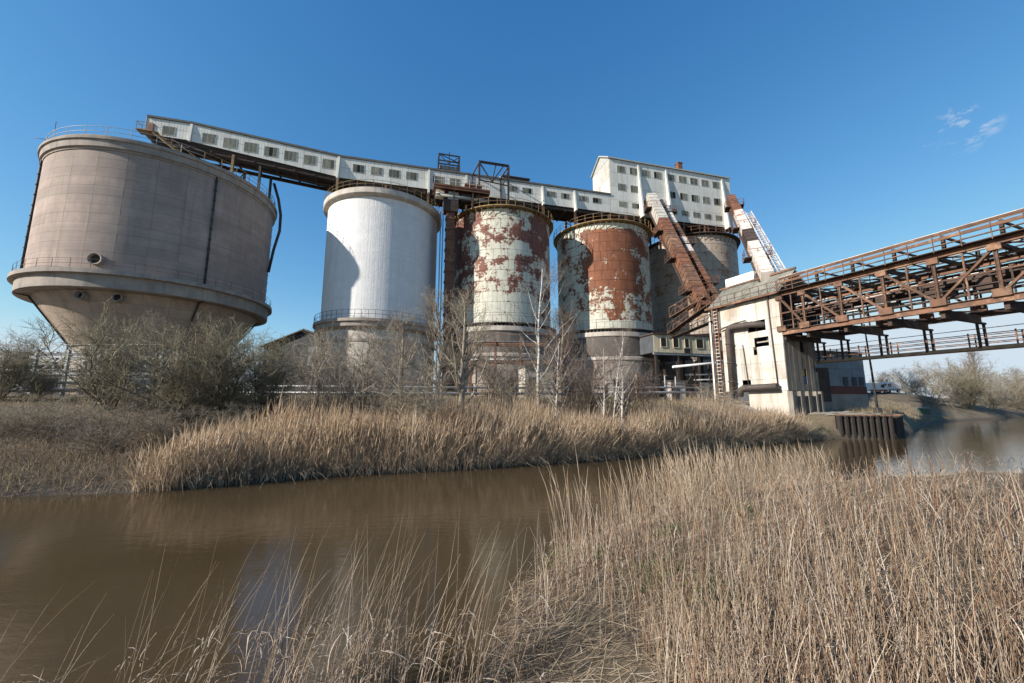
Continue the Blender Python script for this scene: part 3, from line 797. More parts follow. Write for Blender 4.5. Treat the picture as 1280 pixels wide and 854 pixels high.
# service platform between the white and the green silo
pl = thing('service_platform', 'rusty service platform bridging the white silo and the third silo tops', 'platform', W(6.4, 5.6, 33.4), ROW_ROT)
MB().box(-3.4, 5.0, -.9, 1.6, 1.45, 1.65).build('deck', 'rust', pl)
for x in (-3.2, -.4, 2.4, 4.8): MB().ibeam((x, -.7, -1.6), (x, -.7, 1.45), .22, .22).build('post', 'rust_dark', pl)
for y in (-.85, 1.5): MB().ibeam((-3.4, y, 1.2), (5.0, y, 1.2), .2, .42).build('girder', 'rust', pl)
r_ = MB()
for k in range(9):
    x = -3.3+k*1.03; r_.beam((x, -.85, 1.65), (x, -.85, 2.75), .06)
r_.beam((-3.3, -.85, 2.75), (4.95, -.85, 2.75), .06); r_.beam((-3.3, -.85, 2.2), (4.95, -.85, 2.2), .05)
r_.build('railing', 'rust_pale', pl)
for x0, x1, z0, z1, mt in ((-3.0, -1.8, .1, 1.0, 'rust_pale'), (-1.2, .3, -.4, .9, 'frame_grey'), (.8, 2.2, -.3, .8, 'rust_dark'), (3.0, 4.4, .0, .9, 'rust')):
    MB().box(x0, x1, -.3, .9, z0, z1).build('drive_box', mt, pl)
MB().tube([(-3.2, -.2, .3), (4.6, -.2, .1)], .28, 10).build('duct', 'frame_grey', pl)
MB().box(1.2, 3.8, -.6, .9, 1.66, 2.5).build('motor_housing', 'rust', pl)

# bucket elevator column
be = thing('bucket_elevator', 'rust red bucket elevator column between the white silo and the third silo', 'elevator', W(5.3, 5.2, 3.0), ROW_ROT)
MB().box(-.3, .95, -.5, .5, 0, 28.2).build('casing', 'rust', be)
for k in range(17):
    z = 1.2+k*1.62
    mb = MB(); mb.box(-.42, 1.07, -.62, -.5, z, z+.16); mb.box(-.42, -.3, -.5, .5, z, z+.16); mb.box(.95, 1.07, -.5, .5, z, z+.16)
    mb.build('stiffener', 'rust_brown', be)
for x in (-.15, .32, .8): MB().box(x-.04, x+.04, -.56, -.503, 0, 28).build('rib', 'rust_brown', be)
MB().box(-.8, 1.4, -.8, .8, 28.2, 30.0).build('head', 'rust_dark', be)
for x in (-1.1, -.75): MB().tube([(x, -.2, 0), (x, -.2, 28.5)], .09, 6).build('downpipe', 'blue_grey', be)

# ---------------------------------------------------------------- inclined conveyors between transfer house and head house
def inclined(name, label, p_lo, p_hi, w, dep, segs, mats, nplat, lattice=False):
    """box conveyor from p_lo up to p_hi, in separate casing lengths, with walk platforms"""
    root = thing(name, label, 'conveyor', p_lo)
    d = (Vector(p_hi)-Vector(p_lo)); L = d.length; d.normalize()
    x = d.cross(Vector((0, 0, 1))).normalized(); up = x.cross(d).normalized()
    for k in range(segs):
        a = d*(L*k/segs+.05); b = d*(L*(k+1)/segs-.05)
        mb = MB().beam(a, b, w, dep, up)
        for i in range(4):
            q = a.lerp(b, (i+.5)/4)
            mb.beam(q-d*.05, q+d*.05, w+.12, dep+.12, up)
        mb.build('casing', mats[min(k, 5)], root)
    for sgn in (-1, 1):
        MB().beam(x*sgn*(w/2+.12)-up*(dep/2), d*L+x*sgn*(w/2+.12)-up*(dep/2), .16, .28, up).build('side_girder', 'rust_dark', root)
    for k in range(nplat):
        c = d*(L*(k+.6)/nplat); z0 = -dep/2-.2
        pm = MB(); q = c+Vector((0, 0, z0)); hx = Vector((d.x, d.y, 0)).normalized()
        corners = [q+x*i*(w/2+.85)+hx*j*1.15 for i, j in ((-1, -1), (1, -1), (1, 1), (-1, 1))]
        pm.hexa(corners+[p+Vector((0, 0, .12)) for p in corners])
        po = pm.build('platform', 'rust_dark', root)
        rm = MB(); cs = corners+[corners[0]]
        for p0, p1 in zip(cs[:-1], cs[1:]):
            for f in (0, .5): 
                b_ = p0.lerp(p1, f); rm.beam(b_, b_+Vector((0, 0, 1.1)), .05)
            for zz in (.55, 1.1): rm.beam(p0+Vector((0, 0, zz)), p1+Vector((0, 0, zz)), .05)
        rm.build('railing', 'rust', po)
    return root
lo1 = W(36.4, 20.6, 14.9)
inclined('inclined_conveyor', 'broad rusty inclined conveyor casing with white upper end, left of the leaning pair', lo1, W(41.3, 3.7, 39.6), 1.55, 1.5, 7, ['rust', 'rust_brown', 'rust', 'rust_brown', 'rust', 'white_sheet'], 4)
inclined('inclined_conveyor', 'narrow inclined conveyor just right of the broad rusty one', W(38.9, 20.6, 15.0), W(43.5, 3.7, 39.2), .8, .9, 7, ['rust_brown', 'rust', 'rust_brown', 'rust_pale', 'rust_brown', 'white_sheet'], 3)
inclined('inclined_conveyor', 'pale peeling inclined conveyor at the right end of the head house', W(38.9, 27.6, 17.2), W(58.4, 4.3, 41.5), 1.25, 1.2, 7, ['rust_pale', 'rust_pale', 'rust_dark', 'rust_pale', 'rust_pale', 'rust'], 3)
# lattice ladder beside it
ll = thing('lattice_mast', 'pink white lattice ladder leaning beside the pale conveyor', 'lattice', W(40.5, 28.3, 16.9))
a = Vector((0, 0, 0)); b = W(52.2, 13.5, 33.2)-W(40.5, 28.3, 16.9); dd = b.normalized(); xx = dd.cross(Vector((0, 0, 1))).normalized(); yy = xx.cross(dd)
for sx, sy in ((-1, -1), (1, -1), (1, 1), (-1, 1)): MB().beam(a+xx*sx*.4+yy*sy*.3, b+xx*sx*.4+yy*sy*.3, .1).build('chord', 'rust_pale', ll)
mb = MB(); n = 24
for k in range(n):
    p0, p1 = a.lerp(b, k/n), a.lerp(b, (k+1)/n); sg = 1 if k % 2 else -1
    mb.beam(p0+xx*sg*.4-yy*.3, p1-xx*sg*.4-yy*.3, .06); mb.beam(p0+xx*.4-yy*.3, p0-xx*.4-yy*.3, .06); mb.beam(p0+xx*.4+yy*.3, p0-xx*.4+yy*.3, .06)
tag(mb.build('lacing', 'rust_pale', ll), kind='stuff')
# red raking beam from the fourth silo down to the transfer house
rb = thing('raking_beam', 'long red rusted raking beam from the fourth silo top down to the white transfer house', 'beam', W(40.4, 5.4, 32.6))
MB().ibeam((0, 0, 0), W(36.6, 21.2, 15.3)-W(40.4, 5.4, 32.6), .35, .5).build('girder', 'rust', rb)
for f in (.2, .45, .7): 
    q = (W(36.6, 21.2, 15.3)-W(40.4, 5.4, 32.6))*f
    MB().beam(q, q+Vector((.9, .4, 1.2)), .14).build('strut', 'rust_dark', rb)

# lattice walkways leading into the transfer house
def lattice_walk(label, p0, p1, hgt, wid, mat='rust_brown'):
    r = thing('lattice_walkway', label, 'walkway', p0)
    e = Vector(p1)-Vector(p0); side = Vector((-e.y, e.x, 0)).normalized()*wid/2
    MB().beam(Vector((0, 0, 0)), e, wid*.8, .06).build('deck', 'rust_dark', r)
    for sg in (-1, 1):
        mb = MB(); o = side*sg
        mb.beam(o, e+o, .07); mb.beam(o+Vector((0, 0, hgt)), e+o+Vector((0, 0, hgt)), .06)
        n = max(4, int(e.length/1.0))
        for k in range(n):
            a_, b_ = e*(k/n)+o, e*((k+1)/n)+o; up = Vector((0, 0, hgt))
            mb.beam(a_, a_+up, .05); mb.beam(a_+(up if k % 2 else Vector()), b_+(Vector() if k % 2 else up), .045)
        mb.beam(e+o, e+o+Vector((0, 0, hgt)), .07)
        mb.build('lattice_side', mat, r)
    return r
lattice_walk('upper rusty lattice walkway left of the white transfer house', Bw(-14.4, -.3, 14.6), Bw(-9.4, .6, 16.3), 1.3, 1.2)
lattice_walk('lower steep lattice walkway below the raking beam', Bw(-14.6, -.6, 12.4), Bw(-8.7, .4, 15.2), 1.2, 1.2)
lattice_walk('flat lattice walkway above the cream gallery', Bw(-15.2, .2, 11.9), Bw(-8.2, .2, 13.0), .9, 1.0, 'rust_dark')

# cream clad low gallery behind
cr = thing('cream_gallery', 'cream clad raised gallery with broken windows between the fourth silo and transfer house', 'building', W(37, 12, 0), ROW_ROT)
clad(cr, -2.4, 9.2, 10.35, 10.35, 13.0, 13.0, 0, 7, 1, 'cream')
MB().box(-2.4, 9.2, .07, 4, 10.35, 13.0).build('inner_wall', 'shed_dark', cr)
MB().box(-2.6, 9.4, -.25, 4.2, 13.0, 13.2).build('roof', 'rust_dark', cr)
for x, w in ((-1.2, .9), (.9, .9), (2.9, .7), (4.9, 1.2), (7.2, 1.0)):
    f = MB().box(x, x+w, -.07, -.03, 11.2, 12.5).build('window', 'black', cr)
    MB().box(x-.06, x+w+.06, -.10, -.02, 11.12, 11.2).box(x-.06, x, -.10, -.02, 11.2, 12.5).box(x+w, x+w+.06, -.10, -.02, 11.2, 12.5).build('frame', 'cream', f)
MB().box(2.7, 3.7, -.09, -.03, 10.4, 11.1).build('hole', 'black', cr)
for x in (-2, 1.8, 5.4, 8.8):
    for y in (.3, 3.6): MB().ibeam((x, y, 3.0), (x, y, 10.3), .25, .25).build('stilt', 'rust_dark', cr)
MB().beam((-2.4, .2, 10.2), (9.2, .2, 10.2), .2, .3).build('sill_beam', 'grey_steel', cr)
# pale pipes and a lean-to under it
pr = thing('pipe_rack', 'white pipe and trestles under the cream gallery', 'pipes', W(38, 16, 0), ROW_ROT)
MB().tube([(-3.4, 0, 7.9), (8.5, 0, 9.1)], .16, 8).build('pipe', 'white_paint', pr)
MB().tube([(-1.0, .6, 6.9), (8.5, .6, 7.3)], .12, 8).build('pipe', 'grey_steel', pr)
MB().tube([(0, .3, 6.2), (8.5, .3, 6.5)], .1, 8).build('pipe', 'grey_steel', pr)
for x in (-2.5, .2, 2.6, 5.2, 8.0): MB().ibeam((x, .3, 3.0), (x, .3, 8.6), .18, .18).build('trestle_post', 'rust_dark', pr)
for x in (-2.5, 2.6): MB().beam((x, .2, 4.0), (x+2.6, .2, 7.5), .1).build('brace', 'rust_dark', pr)
MB().box(3.0, 8.4, 2.5, 2.6, 3.2, 6.0).build('back_sheet', 'blue_grey', pr)

# ---------------------------------------------------------------- white transfer house
th_ = thing('transfer_house', 'white sheeted transfer house on a concrete plinth where the bridge lands', 'building', Bw(0, 0, 0), BR_ROT)
# local: x=u, y=v ; the sunlit side is the plane y=0 facing -y
holes = [(-3.75, -1.7, 10.85, 12.0), (-3.1, -1.5, 9.15, 10.15), (-3.3, -2.9, 8.3, 9.15), (-4.9, -3.9, 5.0, 5.65), (-4.6, -4.35, 4.9, 5.0)]
xs = [-7.2, -5.9, -4.9, -3.75, -2.6, -1.35, -0.02]
zs_ = [4.42, 5.65, 7.4, 9.15, 10.85, 12.0, 14.3]
def sheet_minus(x0, x1, z0, z1):
    """cut the openings out of a sheet; returns the rectangles that are left"""
    rects = [(x0, x1, z0, z1)]
    for hx0, hx1, hz0, hz1 in holes:
        out = []
        for a, b, c, d in rects:
            if hx1 <= a or hx0 >= b or hz1 <= c or hz0 >= d: out.append((a, b, c, d)); continue
            if hx0 > a: out.append((a, hx0, c, d))
            if hx1 < b: out.append((hx1, b, c, d))
            m0, m1 = max(a, hx0), min(b, hx1)
            if hz0 > c: out.append((m0, m1, c, hz0))
            if hz1 < d: out.append((m0, m1, hz1, d))
        rects = out
    return [r for r in rects if r[1]-r[0] > .03 and r[3]-r[2] > .03]
for i in range(6):
    for j in range(6):
        mb = MB(); dy = random.uniform(0, .03)
        for a, b, c, d in sheet_minus(xs[i]+.012, xs[i+1]-.012, zs_[j]+.012, zs_[j+1]-.012):
            mb.box(a, b, -.04+dy, .01+dy, c, d)
            for k in range(int((b-a)/.2)): mb.box(a+k*.2+.08, a+k*.2+.12, -.055+dy, -.0405+dy, c+.01, d-.01)
        if mb.v: mb.build('wall_sheet', 'white_sheet', th_)
MB().box(-7.2, -.1, 3.2, 3.3, 4.42, 14.2).box(-7.2, -7.1, .1, 3.2, 4.42, 14.2).build('inner_wall', 'shed_dark', th_)
MB().box(-7.1, -.1, .1, 3.2, 4.45, 4.6).box(-7.1, -.1, .1, 3.2, 8.0, 8.2).build('floor_slab', 'shed_dark', th_)
MB().box(-7.15, -.15, .06, .1, 12.6, 12.8).box(-7.15, -.15, .06, .1, 8.9, 9.1).build('wall_rail', 'rust_dark', th_)
MB().box(-3.05, -1.55, .3, .4, 9.6, 9.75).build('window_bar', 'concrete_rim', th_)
# river end wall, streaked boards with openings, shade painted into their dark colour
for k in range(8):
    v0, v1 = .02+k*.61, .02+(k+1)*.61
    lo, hi = 4.42, 10.15
    mb = MB(); dx = random.uniform(0, .03)
    segs = [(lo, hi)]
    if k == 4: segs = [(lo, 5.1), (6.65, 8.4), (9.8, hi)]
    if k == 7: segs = [(lo, 6.4), (7.1, hi)]
    for c, d in segs: mb.box(-.05+dx, .0+dx, v0+.012, v1-.012, c, d)
    mb.build('end_board', 'shaded_end', th_)
MB().box(-.35, -.25, .1, 4.9, 4.42, 10.1).build('inner_wall', 'black', th_)
po = MB().box(-.07, -.03, 2.5, 3.02, 5.15, 5.9).build('door_panel', 'blue', th_)
MB().box(-.07, -.03, 2.52, 2.8, 5.92, 6.6).build('door_panel', 'yellow', th_)
# plinth
MB().box(-4.3, -.12, .0, 4.75, 1.9, 4.40).build('plinth', 'pale_concrete', th_)
MB().box(-.115, 0.0, .03, 4.7, 1.9, 4.38).build('plinth_end', 'shaded_end', th_)  # plinth end and piers coloured dark to paint in their shade
for v in (.05, 1.3, 2.5, 3.7, 4.5): MB().box(.002, .35, v, v+.28, 1.8, 4.36).build('pier', 'shaded_end', th_)
# roof in sheets, gutter and edge rail
for i in range(7):
    x0, x1 = -8.6+i*1.27, -8.6+(i+1)*1.27
    for j in range(2):
        f0, f1 = j/2, (j+1)/2
        yv = lambda f: -.45+f*3.0
        zv = lambda f: 14.5+f*2.7
        mb = MB().slab((x0+.01, yv(f0), zv(f0)), (x1-.01, yv(f0), zv(f0)), (x1-.01, yv(f1)+.06, zv(f1)+.03), (x0+.01, yv(f1)+.06, zv(f1)+.03), Vector((0, -2.7, 3.0)).normalized(), .05)
        for k in range(5):
            xx_ = x0+.15+k*.24
            mb.beam((xx_, yv(f0), zv(f0)+.03), (xx_, yv(f1), zv(f1)+.03), .09, .05)
        mb.build('roof_sheet', 'asbestos', th_)
MB().slab((-8.6, 2.6, 17.2), (.3, 2.6, 17.2), (.3, 5.4, 14.8), (-8.6, 5.4, 14.8), (0, 2.4/3.69, 2.8/3.69), .06).build('back_roof', 'asbestos', th_)
MB().beam((-8.7, -.55, 14.42), (.3, -.55, 14.42), .28, .24).build('gutter', 'rust_brown', th_)
r_ = MB()
for k in range(10): r_.beam((-8.5+k*.96, -.5, 14.5), (-8.5+k*.96, -.5, 15.6), .05)
r_.beam((-8.6, -.5, 15.6), (.2, -.5, 15.6), .05); r_.beam((-8.6, -.5, 15.05), (.2, -.5, 15.05), .04)
r_.build('railing', 'rust_brown', th_)
MB().box(-8.4, -4.6, 2.9, 4.8, 16.3, 18.6).build('roof_housing', 'white_paint', th_)
MB().beam((-8.9, 2.5, 17.35), (.4, 2.5, 17.35), .25, .2).build('ridge_cap', 'rust_brown', th_)
for u in (-8.5, -7.9): MB().ibeam((u, -.1, 3.0), (u, -.1, 14.4), .22, .22).build('post', 'white_sheet' if u < -8.2 else 'rust_pale', th_)
# pipes on the wall
MB().tube([(-5.8, -.55, 4.2), (-5.8, -.55, 11.2), (-5.65, -.55, 11.55), (-5.3, -.55, 11.7), (-2.9, -.5, 11.62), (-2.2, -.2, 11.5), (-1.7, .6, 11.4)], .34, 12).build('duct', 'brown_pipe', th_)
for z in (5.5, 7.6, 9.8): MB().tube([(-5.8, -.55, z), (-5.8, -.55, z+.1)], .42, 12).build('duct_flange', 'brown_pipe', th_)
MB().tube([(-4.9, -.6, 3.9), (-4.75, -.62, 4.6), (-4.4, -.62, 4.78), (-.6, -.62, 4.85)], .33, 12).build('duct', 'brown_pipe', th_)
MB().tube([(-1.0, -.12, 14.3), (-1.15, -.12, 13.9), (-1.12, -.12, 12), (-.9, -.12, 4.5)], .07, 6).build('drain_pipe', 'brown_pipe', th_)
MB().tube([(-4.45, -.12, 9.6), (-4.1, -.12, 4.6)], .05, 6).build('drain_pipe', 'brown_pipe', th_)
MB().tube([(-7.0, -.4, 11.7), (-5.0, -.4, 12.1), (-3.7, -.3, 12.2)], .08, 6).build('drain_pipe', 'brown_pipe', th_)
ld = thing('ladder', 'tall rusty ladder at the far corner of the white transfer house', 'ladder', Bw(-7.45, -.45, 3.2), BR_ROT)
for x in (-.32, .32): MB().beam((x, 0, 0), (x, 0, 11.2), .09, .12).build('stile', 'rust', ld)
for k in range(26): MB().beam((-.3, 0, .3+k*.42), (.3, 0, .3+k*.42), .07).build('rung', 'rust_pale', ld)

# ---------------------------------------------------------------- truss conveyor bridge over the river
bg_ = thing('conveyor_bridge', 'rusty steel truss conveyor bridge crossing the river to the right', 'bridge', Bw(0, 0, 0), BR_ROT)
BL = 31.5; ZL, ZU, ZT = 10.25, 14.2, 15.85; BWID = 6.0
nodes = [2.28+3.17*k for k in range(-1, 10)]; nodes = [max(.05, u) for u in nodes]
for y in (0, BWID):
    MB().ibeam((.0, y, ZL), (BL, y, ZL), .34, .44).build('bottom_chord', 'rust_brown' if y == 0 else 'rust_dark', bg_)
    MB().ibeam((.0, y, ZU), (BL, y, ZU), .28, .30).build('top_chord', 'rust_brown', bg_)
    for k, u in enumerate(nodes):
        MB().ibeam((u, y, ZL+.25), (u, y, ZU-.15), .19, .16, up=(1, 0, 0)).build('post', 'rust_brown', bg_)
        MB().box(u-.45, u+.45, y-.03 if y else y-.225, y+.225 if y else y+.03, ZL+.15, ZL+.7).build('gusset_plate', 'rust_brown', bg_)
        MB().box(u-.34, u+.34, y-.03 if y else y-.205, y+.205 if y else y+.03, ZU-.55, ZU-.12).build('gusset_plate', 'rust_brown', bg_)
    for k in range(len(nodes)-1):
        a_, b_ = nodes[k], nodes[k+1]
        p = ((a_, y, ZU-.3), (b_, y, ZL+.4)) if k < 4 else ((a_, y, ZL+.4), (b_, y, ZU-.3))
        MB().ibeam(*p, .15, .20, up=(0, 1, 0)).build('diagonal', 'rust_brown', bg_)
        m = (a_+b_)/2
        MB().beam((m, y, ZL+.3), (m, y, ZU-.2), .1).build('hanger_rod', 'rust_brown', bg_)
        MB().beam((a_, y, ZL+2.0), (b_, y, ZL+2.0), .12).build('mid_rail', 'rust_brown', bg_)
        MB().beam((a_, y, ZL+1.2), (b_, y, ZL+1.2), .06).build('mid_rail', 'rust_dark', bg_)
for k, u in enumerate(nodes):
    MB().hexa([(u-.13, .2, ZL-.75), (u+.13, .2, ZL-.75), (u+.13, BWID-.2, ZL-.75), (u-.13, BWID-.2, ZL-.75), (u-.13, .2, ZL-.1), (u+.13, .2, ZL-.1), (u+.13, BWID-.2, ZL-.1), (u-.13, BWID-.2, ZL-.1)]).build('cross_girder', 'rust_dark', bg_)
    MB().beam((u, 0, ZU), (u, BWID, ZU), .2, .28).build('top_strut', 'rust_dark', bg_)
    if k < len(nodes)-1:
        MB().beam((u, .2, ZU), (nodes[k+1], BWID-.2, ZU), .1).build('wind_brace', 'rust_dark', bg_)
        MB().beam((u, .2, ZL-.3), (nodes[k+1], BWID-.2, ZL-.3), .12).build('wind_brace', 'rust_dark', bg_)
# conveyor inside: stringers, idler rollers, belt remains
for y in (1.6, 2.7, 3.9, 5.0): MB().ibeam((0, y, ZL+2.2), (BL, y, ZL+2.2), .14, .28).build('stringer', 'rust_dark', bg_)
for k in range(26):
    u = .7+k*1.2
    if u > BL: break
    MB().tube([(u, 1.5, ZL+2.55), (u, 2.8, ZL+2.55)], .11, 8).build('idler_roller', 'rust_brown', bg_)
    if k % 2 == 0: MB().beam((u, 1.5, ZL+.1), (u, 1.5, ZL+2.2), .1).build('leg', 'rust_dark', bg_)
    if k % 2 == 0: MB().beam((u, 3.9, ZL+.1), (u, 3.9, ZL+2.2), .1).build('leg', 'rust_dark', bg_)
MB().tube([(0, 4.4, ZL+3.0), (BL, 4.4, ZL+3.0)], .2, 10).build('pipe', 'white_paint', bg_)
MB().tube([(0, 1.1, ZL+3.3), (BL, 1.1, ZL+3.3)], .12, 8).build('pipe', 'rust_brown', bg_)
MB().tube([(0, .6, ZL+.75), (BL, .6, ZL+.75)], .10, 8).build('pipe', 'rust_dark', bg_)
MB().box(0, BL, 1.75, 2.55, ZL+2.68, ZL+2.72).build('belt', 'dark_steel', bg_)
for k, (u, w, hh_) in enumerate(((3.2, .9, .7), (7.4, .7, .9), (10.6, 1.2, .6), (13.4, .8, .8))):
    MB().box(u, u+w, 1.2, 3.2, ZL+1.1, ZL+1.1+hh_).build('drive_box', 'rust_dark', bg_)
for k in range(34):
    u = random.uniform(.5, BL-2.5); y = random.choice((.7, 1.3, 3.3, 4.8, 5.4)); z = random.uniform(ZL+.6, ZU-.5)
    MB().beam((u, y, z), (u+random.uniform(.8, 3.2), y+random.uniform(-.1, .1), z+random.uniform(-.15, .15)), random.uniform(.05, .12)).build('conduit', random.choice(('rust_brown', 'rust_dark', 'rust_pale', 'grey_steel')), bg_)
for k in range(20):
    u = .9+k*1.5; MB().beam((u, .15, ZU+.3), (u, BWID-.15, ZU+.3), .08).build('purlin', 'rust_brown', bg_)
# upper walkway, rails and roof frame
for y in (-.55, BWID+.55):
    MB().box(0, BL, min(y, y+(.9 if y < 0 else -.9)), max(y, y+(.9 if y < 0 else -.9)), ZU+.24, ZU+.30).build('walkway_deck', 'rust_dark', bg_)
    for k in range(22):
        u = .3+k*1.48
        MB().beam((u, y, ZU+.15), (u, y, ZU+1.4), .055).build('rail_post', 'rust_brown', bg_)
    for z in (.65, 1.0, 1.38): MB().beam((0, y, ZU+z), (BL, y, ZU+z), .06).build('hand_rail', 'rust_brown', bg_)
for k in range(11):
    u = .6+k*2.95
    for y in (.35, BWID-.35): MB().ibeam((u, y, ZU+.2), (u, y, ZT-.1), .2, .2).build('frame_post', 'rust_dark', bg_)
    MB().beam((u, .35, ZT-.2), (u, BWID-.35, ZT-.2), .14).build('roof_tie', 'rust_dark', bg_)
for y, mt in ((.2, 'rust_pale'), (BWID-.2, 'rust_brown')):
    MB().box(.0, BL, y-.09, y+.09, ZT, ZT+.16).build('top_rail', 'rust_brown', bg_)
    MB().box(.0, BL, y-.11, y+.11, ZT+.163, ZT+.20).build('edge_strip', mt, bg_)  # narrow strip on the rail top, pale on the near side
    MB().beam((0, y, ZT-.32), (BL, y, ZT-.32), .12, .2).build('eaves_rail', 'rust_brown', bg_)
    MB().beam((0, y, ZU+.85), (BL, y, ZU+.85), .09).build('eaves_rail', 'dark_steel', bg_)
for y in (1.9, 2.8, 3.7): MB().tube([(0, y, ZU+.7), (BL, y, ZU+.7)], .09, 6).build('pipe', 'rust_pale' if y == 2.8 else 'grey_steel', bg_)
MB().box(.15, 3.0, .5, 5.4, ZL+.3, ZL+.4).build('deck_plate', 'black', bg_)
MB().box(.05, .12, .3, 5.6, ZL+.2, ZU-.2).build('end_shutter', 'black', bg_)
# suspended timber walkway
wk = thing('suspended_walkway', 'timber edged maintenance walkway hung below the truss bridge', 'walkway', Bw(0, 0, 0), BR_ROT)
V0, V1 = 5.3, 6.4
for y in (V0, V1): MB().box(-1.5, BL, y-.05, y+.05, 7.38, 7.64).build('edge_board', 'timber', wk)
for k in range(54):
    u = -1.4+k*.61
    MB().box(u, u+.56, V0+.05, V1-.05, 7.56, 7.62).build('plank', 'timber', wk)
for y in (V0, V1):
    for z in (7.95, 8.3, 8.62): MB().beam((-1.5, y, z), (BL, y, z), .06).build('hand_rail', 'rust_brown', wk)
    for k in range(13): MB().beam((-1.3+k*2.5, y, 7.6), (-1.3+k*2.5, y, 8.75), .08).build('rail_post', 'rust_brown', wk)
for u in nodes:
    for y in (V0, V1): MB().ibeam((u, y, 7.5), (u, y, 9.6), .14, .14).build('hanger', 'rust_dark', wk)
    MB().beam((u, V0-.3, 9.55), (u, V1+.3, 9.55), .16).build('hanger_beam', 'rust_dark', wk)
MB().tube([(-2, V0+.5, 9.1), (BL, V0+.5, 9.1)], .03, 5).build('cable', 'dark_steel', wk)
lp = thing('lamp_pole', 'thin dark pole standing on the quay behind the truss bridge', 'pole', Bw(2.6, 9.4, 2.2))
MB().tube([(0, 0, 0), (-.1, 0, 4.5), (-.25, 0, 9.2)], [.11, .09, .06], 8).build('shaft', 'dark_steel', lp)
MB().box(-.25, .25, -.25, .25, -.3, .5).build('foot', 'dark_steel', lp)

# ---------------------------------------------------------------- sheds
def sheet_shed(name, label, s, t, L, D, zb, ze, rise, mats, strip=None, nx=6):
    r = thing(name, label, 'shed', W(s, t, 0), ROW_ROT)
    clad(r, 0, L, zb+(1.0 if strip else 0), zb+(1.0 if strip else 0), ze, ze, 0, nx, 2, mats[0])
    if strip: MB().box(0, L, -.02, .06, zb+.1, zb+.98).build('brick_strip', strip, r); MB().box(0, L, -.03, .06, zb-2.5, zb+.08).build('base_wall', 'concrete_rim', r)
    MB().box(.02, L-.02, .08, D, zb-1.5, ze).build('inner_wall', mats[1], r)
    MB().slab((-.3, -.3, ze), (L+.3, -.3, ze), (L+.3, D/2, ze+rise), (-.3, D/2, ze+rise), Vector((0, -rise, D/2)).normalized(), .1).build('roof', mats[2], r)
    MB().slab((-.3, D/2, ze+rise), (L+.3, D/2, ze+rise), (L+.3, D+.3, ze), (-.3, D+.3, ze), Vector((0, rise, D/2)).normalized(), .1).build('roof', mats[2], r)
    for x in (0, L): MB().add([(x-.03, .05, ze), (x-.03, D, ze), (x-.03, D/2, ze+rise), (x+.03, .05, ze), (x+.03, D, ze), (x+.03, D/2, ze+rise)], [(0, 2, 1), (3, 4, 5), (0, 3, 5, 2), (1, 2, 5, 4), (0, 1, 4, 3)]).build('gable', mats[0], r)
    return r
sh = sheet_shed('river_shed', 'blue grey sheeted shed behind the white transfer house', 45.4, 26.4, 8.2, 14, 4.1, 9.2, .9, ('blue_grey', 'shed_dark', 'blue_grey'), 'brick_red', 4)
for x in (4.6, 6.0, 7.1): MB().box(x, x+.7, -.075, -.03, 5.2, 6.2).build('window', 'shed_dark', sh)
d_ = MB().box(.6, 2.4, -.08, -.035, 3.3, 7.2).build('door', 'rust_dark', sh)
MB().box(2.2, 2.3, -.12, -.081, 5.0, 5.2).build('handle', 'dark_steel', d_)
ds = thing('gable_shed', 'dark gabled shed seen between the concrete silo and the white silo', 'shed', Vector((-46.5, 74, 0)))
MB().box(0, 15, .1, 18, 3, 13.9).build('wall', 'shed_dark', ds)  # dark sheet colour paints in the shade on this shed
for k in range(9): MB().box(k*1.66+.03, (k+1)*1.66-.03, 0, .08, 9.8, 13.5).build('wall_sheet', 'blue_grey' if k in (5, 6, 7) else 'shed_dark', ds)
MB().add([(0, 0, 13.6), (15, 0, 13.6), (7.5, 0, 16.6), (0, 18, 13.6), (15, 18, 13.6), (7.5, 18, 16.6)], [(0, 1, 2), (3, 5, 4), (0, 2, 5, 3), (1, 4, 5, 2), (0, 3, 4, 1)]).build('gable', 'shed_dark', ds)
MB().slab((-.5, -.6, 13.5), (7.5, -.6, 16.8), (7.5, 18.5, 16.8), (-.5, 18.5, 13.5), Vector((-3.2, 0, 8)).normalized(), .2).slab((7.5, -.6, 16.8), (15.5, -.6, 13.5), (15.5, 18.5, 13.5), (7.5, 18.5, 16.8), Vector((3.2, 0, 8)).normalized(), .2).build('roof', 'roof_edge', ds)
ls = thing('yard_shed', 'low dark shed roof at the left edge behind the bushes', 'shed', Vector((-66, 46, 0)))
MB().box(0, 15, 0, 9, 2.5, 7.6).build('wall', 'shed_dark', ls)
MB().slab((-.5, -.6, 7.5), (15.4, -.6, 7.5), (15.4, 4.5, 9.6), (-.5, 4.5, 9.6), Vector((0, -2.1, 5.1)).normalized(), .15).build('roof', 'asbestos', ls)
for k in range(6): MB().box(1+k*2.3, 2.2+k*2.3, -.05, -.005, 5.0, 6.4).build('window', 'black', ls)

